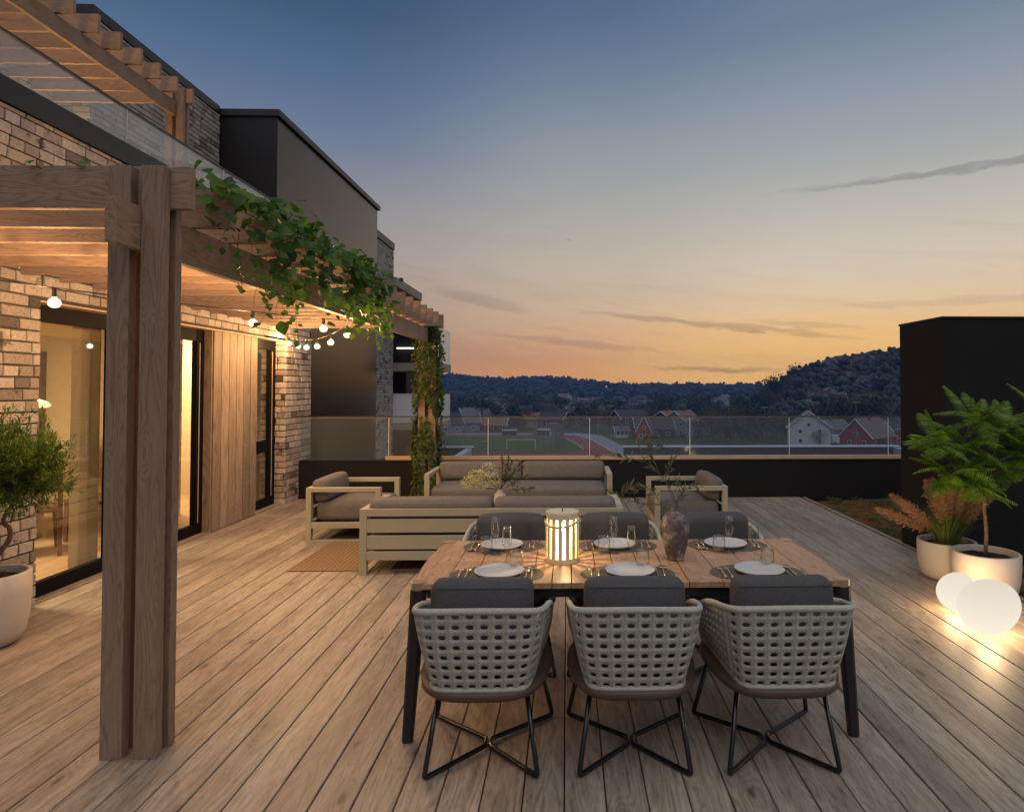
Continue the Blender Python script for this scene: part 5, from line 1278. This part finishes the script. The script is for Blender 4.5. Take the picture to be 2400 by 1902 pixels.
# houses
wm = {k: flat('house_' + k, v, .8, .2, noise=.08, nscale=.6) for k, v in dict(white=(.50, .52, .53), red=(.30, .045, .035), grey=(.20, .22, .235), blue=(.20, .26, .30), dark=(.07, .05, .05), ochre=(.30, .22, .12), pale=(.36, .36, .34)).items()}
rmx = {k: flat('roof_' + k, v, .8, .2, noise=.12, nscale=1.) for k, v in dict(brown=(.16, .12, .105), dark=(.055, .055, .06), tile=(.22, .11, .07), grey=(.12, .125, .135)).items()}
winm = flat('dark_window_pane', (.03, .035, .045), .2, .6)
def house(label, x, y, w, d, h, rh, rz, wc, rc, nw=3, group=None, gable=True, z=None, detail=True):
    z = float(terr(x, y)) - .2 if z is None else z
    t = thing('village_house', label, 'house', (x, y, z), R(rz), group)
    b_ = M(); hw, hd = w / 2, d / 2     # ridge along local x; gables at +-x
    b_.add([(-hw, -hd, 0), (hw, -hd, 0), (hw, hd, 0), (-hw, hd, 0), (-hw, -hd, h), (hw, -hd, h), (hw, hd, h), (-hw, hd, h), (-hw, 0, h + rh), (hw, 0, h + rh)], [(0, 1, 5, 4), (2, 3, 7, 6), (1, 2, 6, 9, 5), (3, 0, 4, 8, 7), (4, 5, 9, 8), (6, 7, 8, 9)])
    b_.build('wall', wm[wc], t)
    e = .45; k = rh / hd
    for s in (-1, 1):
        m_ = M(); ey = s * (hd + e); ez = h - e * k
        lo = [(-hw - e, ey, ez + .06), (hw + e, ey, ez + .06), (hw + e, s * .0, h + rh + .06), (-hw - e, s * .0, h + rh + .06)]
        m_.prism(lo if s < 0 else lo[::-1], [(a, b2, c2 + .22) for a, b2, c2 in (lo if s < 0 else lo[::-1])]); rf = m_.build('roof', rmx[rc], t)
        if s < 0 and detail: M().box(-.3, .3, -.9, -.3, h + rh - .9, h + rh + .8).build('chimney', rmx['tile'], rf)
        if detail:
            for gx in (-1, 1):
                m_ = M(); xg = gx * (hw + e + .04); m_.tube([(xg, ey, ez + .12), (xg, 0, h + rh + .12)], .11, 4); m_.build('barge_board', MT['white'], t)
    fl_ = 2 if h > 4 else 1
    for f in range(fl_):
        zz = 1.1 + f * 2.6
        for i in range(nw):
            xx = -hw + w * (i + .5) / nw
            o = M().box(xx - .55, xx + .55, -hd - .06, -hd - .01, zz, zz + 1.2).build('window', MT['white'] if detail else winm, t)
            if detail: M().box(xx - .45, xx + .45, -hd - .09, -hd - .065, zz + .1, zz + 1.1).build('pane', winm, o)
        for gx in (-1, 1):
            for yy in (-hd * .5, hd * .4):
                o = M().box(gx * hw + gx * .01, gx * hw + gx * .06, yy - .5, yy + .5, zz, zz + 1.2).build('window', MT['white'] if detail else winm, t)
                if detail: M().box(gx * hw + gx * .065, gx * hw + gx * .09, yy - .4, yy + .4, zz + .1, zz + 1.1).build('pane', winm, o)
    if detail:
        for gx in (-1, 1):
            o = M().box(gx * hw + gx * .01, gx * hw + gx * .06, -.5, .5, h + .2, h + 1.2).build('window', MT['white'], t); M().box(gx * hw + gx * .065, gx * hw + gx * .09, -.4, .4, h + .3, h + 1.1).build('pane', winm, o)
def at_px(px, d): return ((px - 1330) / 1510 * d, d)
def H(label, px, d, *a, **k): x, y = at_px(px, d); return house(label, x, y, *a, **k)
H('white gabled house with brown roof, left of the red house in the valley', 1898, 178, 10, 11, 5.4, 4.2, 72, 'white', 'brown')
H('pale blue grey annex right behind the white gabled house', 1950, 184, 9, 8, 4.2, 2.6, 20, 'blue', 'grey')
H('red gabled house with white barge boards near the right end of the railing', 2040, 172, 12.5, 9, 3.2, 4.6, 38, 'red', 'brown')
H('small red house partly cut off by the black block', 2112, 178, 7, 7, 4.2, 2.4, 10, 'red', 'dark')
H('white and blue house with wide roof in the middle of the valley', 1600, 212, 10, 9, 5.2, 3.2, 50, 'blue', 'brown')
H('dark red house behind the white and blue one', 1560, 232, 9, 8, 4.8, 2.8, 60, 'dark', 'tile')
H('brown house with long dark roof left of the white and blue house', 1530, 205, 12, 8, 3.2, 3.4, 5, 'dark', 'dark')
H('dark two storey house with white balcony behind the olive branch', 1475, 226, 11, 9, 5.4, 2.8, 25, 'dark', 'dark')
H('small white shed below the dark two storey house', 1455, 206, 4, 3.5, 2.4, 1.2, 10, 'white', 'grey')
H('narrow red gable house with steep roof behind the olive branch tip', 1512, 196, 8, 4, 3.5, 4.0, 78, 'red', 'dark')
H('ochre house with tiled hip roof above the pitch', 1252, 262, 12, 9, 3.4, 2.4, 8, 'ochre', 'tile')
H('dark gabled house right of the ochre house', 1300, 258, 11, 8, 3.4, 3., -28, 'dark', 'dark')
H('white house with grey roof above the left part of the pitch', 1112, 252, 11, 9, 5., 3.2, 30, 'white', 'grey')
H('grey terraced house in front of the white one above the pitch', 1078, 238, 14, 8, 3.4, 3.2, 15, 'grey', 'grey')
H('brown low house beside the track above the pitch', 1160, 240, 10, 6, 2.4, 2.8, -10, 'dark', 'tile')
H('white house with dark gables behind the second glass panel', 1190, 268, 9, 9, 5.2, 3.2, 75, 'white', 'dark')
H('grey house with big roof at the left behind the ivy column', 1040, 226, 12, 8, 3.6, 3.4, 25, 'grey', 'dark')
rows = [(1095, 335, 'white'), (1130, 345, 'grey'), (1175, 352, 'pale'), (1215, 340, 'grey'), (1232, 355, 'white'), (1262, 348, 'blue'), (1290, 338, 'grey'), (1330, 352, 'dark'), (1372, 345, 'grey'), (1410, 330, 'dark'), (1445, 325, 'red'), (1480, 318, 'dark'),
        (1310, 520, 'white'), (1322, 545, 'white'), (1372, 505, 'pale'), (1398, 510, 'pale'), (1450, 520, 'blue'), (1490, 470, 'pale'), (1500, 540, 'grey'), (1376, 420, 'grey'), (1520, 420, 'pale'), (1545, 300, 'dark'), (1138, 430, 'pale'), (1152, 445, 'white'), (1165, 300, 'white'),
        (1220, 290, 'grey'), (1345, 300, 'dark'), (1385, 290, 'grey'), (1425, 285, 'red'), (1615, 330, 'pale'), (1000, 290, 'grey'), (965, 330, 'white'), (940, 260, 'grey'), (1060, 300, 'dark'), (1700, 560, 'pale'), (1690, 480, 'white')]
for i, (px, d, wc) in enumerate(rows):
    H('%s house among trees on the far slope' % {'white': 'white', 'grey': 'grey', 'pale': 'pale', 'blue': 'blue grey', 'dark': 'dark brown', 'red': 'red'}[wc] + (' nearest to the field' if d < 305 else ' half way up' if d < 400 else ' high up') + (', left of centre' if px < 1250 else ', in the centre' if px < 1400 else ', right of centre'), px, d, rnd.uniform(9, 13), rnd.uniform(7, 9), rnd.uniform(2.8, 5), rnd.uniform(2, 3.2), rnd.uniform(-60, 60), wc, rnd.choice(('brown', 'dark', 'grey', 'grey')), nw=3, group={'white': 'white', 'grey': 'grey', 'pale': 'pale', 'blue': 'blue grey', 'dark': 'dark brown', 'red': 'red'}[wc] + ' houses on the far slope', detail=False)
# parked vans
vn = thing('parked_van', 'white box van parked between the white and the red house', 'van', (*at_px(1972, 178), G), R(8))
M().box(-2.6, 1.4, -1, 1, .5, 2.7).build('cargo_box', MT['white'], vn, bevel=.08); M().prism([(1.42, -1, .5), (3., -1, .5), (3., 1, .5), (1.42, 1, .5)], [(1.42, -.9, 2.2), (2.3, -.9, 2.2), (2.3, .9, 2.2), (1.42, .9, 2.2)]).build('cab', MT['white'], vn, bevel=.08)
for (wx, wy) in ((-1.8, -1), (2.3, -1), (-1.8, 1), (2.3, 1)): M().lathe([(0, -.12), (.4, -.12), (.4, .12), (0, .12)], 14, cap0=False, cap1=False).build('wheel', MT['frame'], vn).matrix_local = Matrix.Translation((wx, wy, .4)) @ Matrix.Rotation(math.pi / 2, 4, 'X')

# trees one can tell apart: shared crowns
def crown_mesh(seed, kind, n_=420):
    rr = random.Random(seed); m_ = M()
    if kind == 'fir':
        for i in range(n_):
            t = rr.random() ** .8; a = rr.uniform(0, 6.283); r_ = (1 - t) * .34 * (.4 + .6 * rr.random()) + .02; z = .14 + t * .86
            p = Vector((r_ * math.cos(a), r_ * math.sin(a), z)); leaf_card(m_, p, Vector((math.cos(a), math.sin(a), -.45)) + Vector((rr.gauss(0, .3), rr.gauss(0, .3), rr.gauss(0, .2))), Vector((0, 0, 1)), .12 * (1.15 - t), .075 * (1.2 - t))
    else:
        bl = [(Vector((rr.gauss(0, .17), rr.gauss(0, .17), rr.uniform(.38, .82))), rr.uniform(.14, .25)) for _ in range(9)]
        for i in range(n_):
            c_, r_ = rr.choice(bl); d = Vector((rr.gauss(0, 1), rr.gauss(0, 1), rr.gauss(0, .8))).normalized(); p = c_ + d * r_ * (.55 + .45 * rr.random())
            leaf_card(m_, p, d + Vector((rr.gauss(0, .6), rr.gauss(0, .6), rr.gauss(0, .6))), Vector((0, 0, 1)), .075 if kind == 'leafy' else .05, .06 if kind == 'leafy' else .018)
    return m_
def trunk_mesh(seed, bare=False):
    rr = random.Random(seed); m_ = M(); m_.tube([(0, 0, 0), (.01, 0, .3), (0, .01, .7)], .022, 6, r1=.008)
    for i in range(26 if bare else 8):
        a = rr.uniform(0, 6.283); z = rr.uniform(.2, .6); L = rr.uniform(.2, .42); m_.tube([(0, 0, z), (math.cos(a) * L * .5, math.sin(a) * L * .5, z + L * .6), (math.cos(a) * L * .75, math.sin(a) * L * .75, z + L * 1.1)], .007, 4, r1=.002, caps=False)
    return m_
kinds = {}
for kd, mt, lab, grp in (('leafy', MT['ffol'], 'round dark green tree standing among the houses in the valley', 'leafy trees in the valley'), ('bare', MT['ffol2'], 'thin grey spring tree with sparse leaves in the valley', 'sparse spring trees in the valley'), ('fir', MT['ffol'], 'pointed dark conifer standing in the valley', 'conifers in the valley')):
    kinds[kd] = []
    for v in range(3):
        cm = crown_mesh(v * 10 + len(kd), kd, 520 if kd != 'bare' else 800).mesh('crown', mt); tm = trunk_mesh(v + 3, kd == 'bare').mesh('trunk', MT['bark'])
        kinds[kd].append((cm, tm, lab, grp))
ZONES = [(1030, 'right behind the ivy column'), (1144, 'seen over the first clear glass panel'), (1260, 'seen over the left half of the pitch'), (1382, 'seen over the right half of the pitch'), (1500, 'seen above the curve of the running track'), (1617, 'left of the wide white and blue house'), (1740, 'right of the white and blue house'), (1850, 'left of the white gabled house'), (1960, 'by the white gabled house'), (99999, 'by the red gabled house')]
def tree(kd, x, y, h, wide=1.):
    cm, tm, lab, grp = rnd.choice(kinds[kd]); pxx = 1330 + 1510 * x / y
    zn = [z_ for lim, z_ in ZONES if pxx < lim][0]; far = ', nearest' if y < 210 else (', middle distance' if y < 262 else ', up the slope')
    lab = {'leafy': 'round dark green tree', 'bare': 'thin grey spring tree', 'fir': 'pointed dark conifer'}[kd] + ' ' + zn + far; grp = grp + ' ' + zn; t = thing('%s_tree' % {'leafy': 'leafy', 'bare': 'spring', 'fir': 'conifer'}[kd], lab, 'tree', (x, y, float(terr(x, y)) - .1), rnd.uniform(0, 6.28), grp)
    t.scale = (h * wide, h * wide, h); obj('crown', cm, t); obj('trunk', tm, t)
placed = 0
for px, d, h, kd in [(1655, 190, 9, 'bare'), (1668, 196, 12, 'bare'), (1690, 188, 10, 'bare'), (1712, 200, 12, 'bare'), (1735, 192, 11, 'bare'), (1760, 196, 12, 'leafy'), (1785, 186, 9, 'leafy'), (1810, 200, 9, 'bare'), (1835, 192, 7, 'leafy'), (1850, 200, 6, 'bare'), (1632, 202, 6, 'leafy'), (1580, 188, 3, 'leafy'), (1555, 186, 3, 'leafy'), (1600, 186, 3, 'leafy'),
                     (1675, 180, 7, 'leafy'), (1702, 182, 7, 'leafy'), (1728, 180, 8, 'leafy'), (1750, 178, 7, 'leafy'), (1642, 182, 4.5, 'leafy'), (1770, 176, 6, 'leafy'), (1925, 172, 5, 'bare'), (1935, 196, 12, 'leafy'), (1968, 205, 12, 'bare'), (1990, 200, 13, 'leafy'), (2020, 205, 13, 'bare'), (2060, 200, 13, 'leafy'), (2095, 198, 12, 'bare'), (2075, 166, 3, 'leafy'),
                     (1565, 262, 15, 'fir'), (1418, 232, 10, 'bare'), (1395, 240, 9, 'bare'), (1440, 240, 8, 'leafy'), (1360, 250, 6, 'leafy'), (1335, 262, 7, 'leafy'), (1215, 246, 4, 'leafy'), (1380, 232, 5, 'leafy'), (1230, 252, 4, 'leafy'), (1065, 262, 10, 'bare'), (1020, 270, 14, 'leafy'), (990, 255, 12, 'leafy'), (1130, 280, 7, 'leafy'), (1275, 285, 9, 'bare'), (1490, 250, 9, 'leafy'), (1460, 262, 10, 'leafy'), (1510, 255, 8, 'bare'), (1430, 275, 10, 'leafy')]:
    x, y = at_px(px, d); tree(kd, x, y, h)
n_ = 0
while n_ < 110:
    px = rnd.uniform(930, 1880); d = rnd.uniform(250, 330)
    x, y = at_px(px, d)
    if px < 1100 and d < 300 and rnd.random() < .5: continue
    tree(rnd.choice(('leafy', 'leafy', 'bare', 'fir')), x, y, rnd.uniform(7, 13), rnd.uniform(.8, 1.2)); n_ += 1

# the woods on the slopes: one mass of small crowns
def blob_template(rr, n1_=6, n2_=4):
    vs = [(0, 0, 1.)]
    for j in range(1, n2_):
        for i in range(n1_): a = 2 * math.pi * (i + .5 * j) / n1_; z = math.cos(math.pi * j / n2_); r_ = math.sin(math.pi * j / n2_) * rr.uniform(.75, 1.2); vs.append((r_ * math.cos(a), r_ * math.sin(a), z * rr.uniform(.8, 1.15)))
    vs.append((0, 0, -1.)); fs = []
    for i in range(n1_): fs.append((0, 1 + i, 1 + (i + 1) % n1_))
    for j in range(n2_ - 2):
        for i in range(n1_): a_ = 1 + j * n1_ + i; b_ = 1 + j * n1_ + (i + 1) % n1_; fs.append((a_, a_ + n1_, b_ + n1_)); fs.append((a_, b_ + n1_, b_))
    L = 1 + (n2_ - 1) * n1_
    for i in range(n1_): fs.append((L, 1 + (n2_ - 2) * n1_ + (i + 1) % n1_, 1 + (n2_ - 2) * n1_ + i))
    return np.array(vs), np.array(fs)
rr = random.Random(5); temps = []
for v in range(6):
    # a crown is several jittered leafy tufts
    V_, F_ = [], []; o_ = 0
    for k in range(7 if v < 4 else 5):
        a, f = blob_template(rr, 5, 3); s = rr.uniform(.32, .55); a = a * np.array([s, s, s * .8]) + np.array([rr.gauss(0, .34), rr.gauss(0, .34), rr.uniform(-.3, .75)])
        if v >= 4: a = a * np.array([.7, .7, 1.]) * (1 if k else 1) + np.array([0, 0, .35 * k - .5]); a[:, :2] *= (1.1 - .2 * k)
        V_.append(a); F_.append(f + o_); o_ += len(a)
    temps.append((np.concatenate(V_), np.concatenate(F_)))
rs = np.random.RandomState(3)
def woods(name, label, pts, hmin, hmax, mat):
    VV, FF = [], []; o_ = 0
    for (x, y), t in zip(pts, rs.randint(0, 6, len(pts))):
        V_, F_ = temps[t]; h = rs.uniform(hmin, hmax); a = rs.uniform(0, 6.28); c_, s_ = math.cos(a), math.sin(a)
        A_ = V_ * np.array([h * .42, h * .42, h * .5]); A_ = np.stack([A_[:, 0] * c_ - A_[:, 1] * s_, A_[:, 0] * s_ + A_[:, 1] * c_, A_[:, 2]], 1) + np.array([x, y, float(terr(x, y)) + h * .42])
        VV.append(A_); FF.append(F_ + o_); o_ += len(A_)
    VV = np.concatenate(VV); FF = np.concatenate(FF); me = bpy.data.meshes.new(name); me.vertices.add(len(VV)); me.vertices.foreach_set('co', VV.ravel()); me.loops.add(FF.size); me.loops.foreach_set('vertex_index', FF.ravel())
    me.polygons.add(len(FF)); me.polygons.foreach_set('loop_start', np.arange(0, FF.size, 3)); me.polygons.foreach_set('loop_total', np.full(len(FF), 3)); me.update(); me.validate(); me.materials.append(mat)
    o = obj(name, me); tag(o, label, 'woods', kind='stuff')
house_xy = np.array([at_px(px, d) for px, d, _ in rows])
temps = temps[:4] + temps[:2]
pts = []
while len(pts) < 3600:
    px = rs.uniform(700, 2500); d = 300 + 660 * rs.rand() ** .75; x, y = at_px(px, d)
    if px > 1650 and d < 420: continue
    if np.min(np.hypot(*(house_xy - (x, y)).T)) < 13: continue
    if any(abs(px - q[0]) * q[1] / 1510 < 10 and 0 < q[1] - d < 75 for q in rows): continue
    if d < 480 and (math.sin(px * .021 + d * .013) + math.sin(d * .05 + px * .05)) > .9: continue
    pts.append((x, y))
wdm = leafmat('woodland', (.024, .040, .022), (.058, .076, .046), .95, 0.)
woods('woodland', 'dark mixed woodland covering the long ridge across the valley', pts, 6, 12, wdm)
pts = []
while len(pts) < 1300:
    px = rs.uniform(1790, 2750); d = rs.uniform(212, 372); x, y = at_px(px, d)
    if px < 1790 + (372 - d) * .3 - 20: continue
    k = math.sin(px * .045 + d * .07) + math.sin(px * .017 - d * .11)
    if k > .75 and rs.rand() < .85: continue
    pts.append((x, y))
temps = temps[:4] + temps[:2]
woods('hill_woodland', 'dark pine woodland on the steep rocky hill at the right', pts, 4.0, 8.0, wdm)
# bare grey rock faces on the hill
rock = flat('grey_rock', (.11, .11, .115), .9, .2, noise=.4, nscale=.25)
for i, (px, d, s) in enumerate(((1975, 300, 9), (2015, 312, 8), (1940, 290, 7), (2040, 290, 8), (2065, 320, 7), (1905, 318, 6), (1880, 285, 5), (1990, 262, 7), (1945, 245, 8), (2050, 250, 7), (1895, 238, 6), (1850, 232, 5), (1985, 228, 6))):
    x, y = at_px(px, d); m_ = M(); v, f = blob_template(random.Random(i), 22, 14)
    for p in v:
        w_ = 1 + .22 * math.sin(p[0] * 7 + i) * math.cos(p[2] * 6 + i * 2) + .12 * math.sin(p[2] * 17 + p[0] * 13 + i); m_.v.append((p[0] * s * .8 * w_, p[1] * s * .5 * w_, p[2] * s * .5 * w_))
    m_.f = [tuple(int(k) for k in a) for a in f]; o = m_.build('rock_outcrop', rock); o.location = (x, y, float(terr(x, y)) + s * .25); o.rotation_euler = (R(35), 0, rnd.uniform(-.4, .4)); tag(o, 'bare grey rock face showing between the trees of the hill', 'rock', 'rock faces on the wooded hill')

# ------------------------------------------------------------------ evening air
hz = bpy.data.materials.new('evening_air'); hz.use_nodes = True; nt = hz.node_tree; nt.nodes.clear()
pv = N(nt, 'VolumePrincipled', {'Color': (.16, .34, .95), 'Density': HAZE, 'Anisotropy': 0.0})
N(nt, 'OutputMaterial', {'Volume': pv.outputs[0]})
o = M().box(-1025, 1025, -1025, 1025, -45, 47).build('haze', hz); o['kind'] = 'stuff'
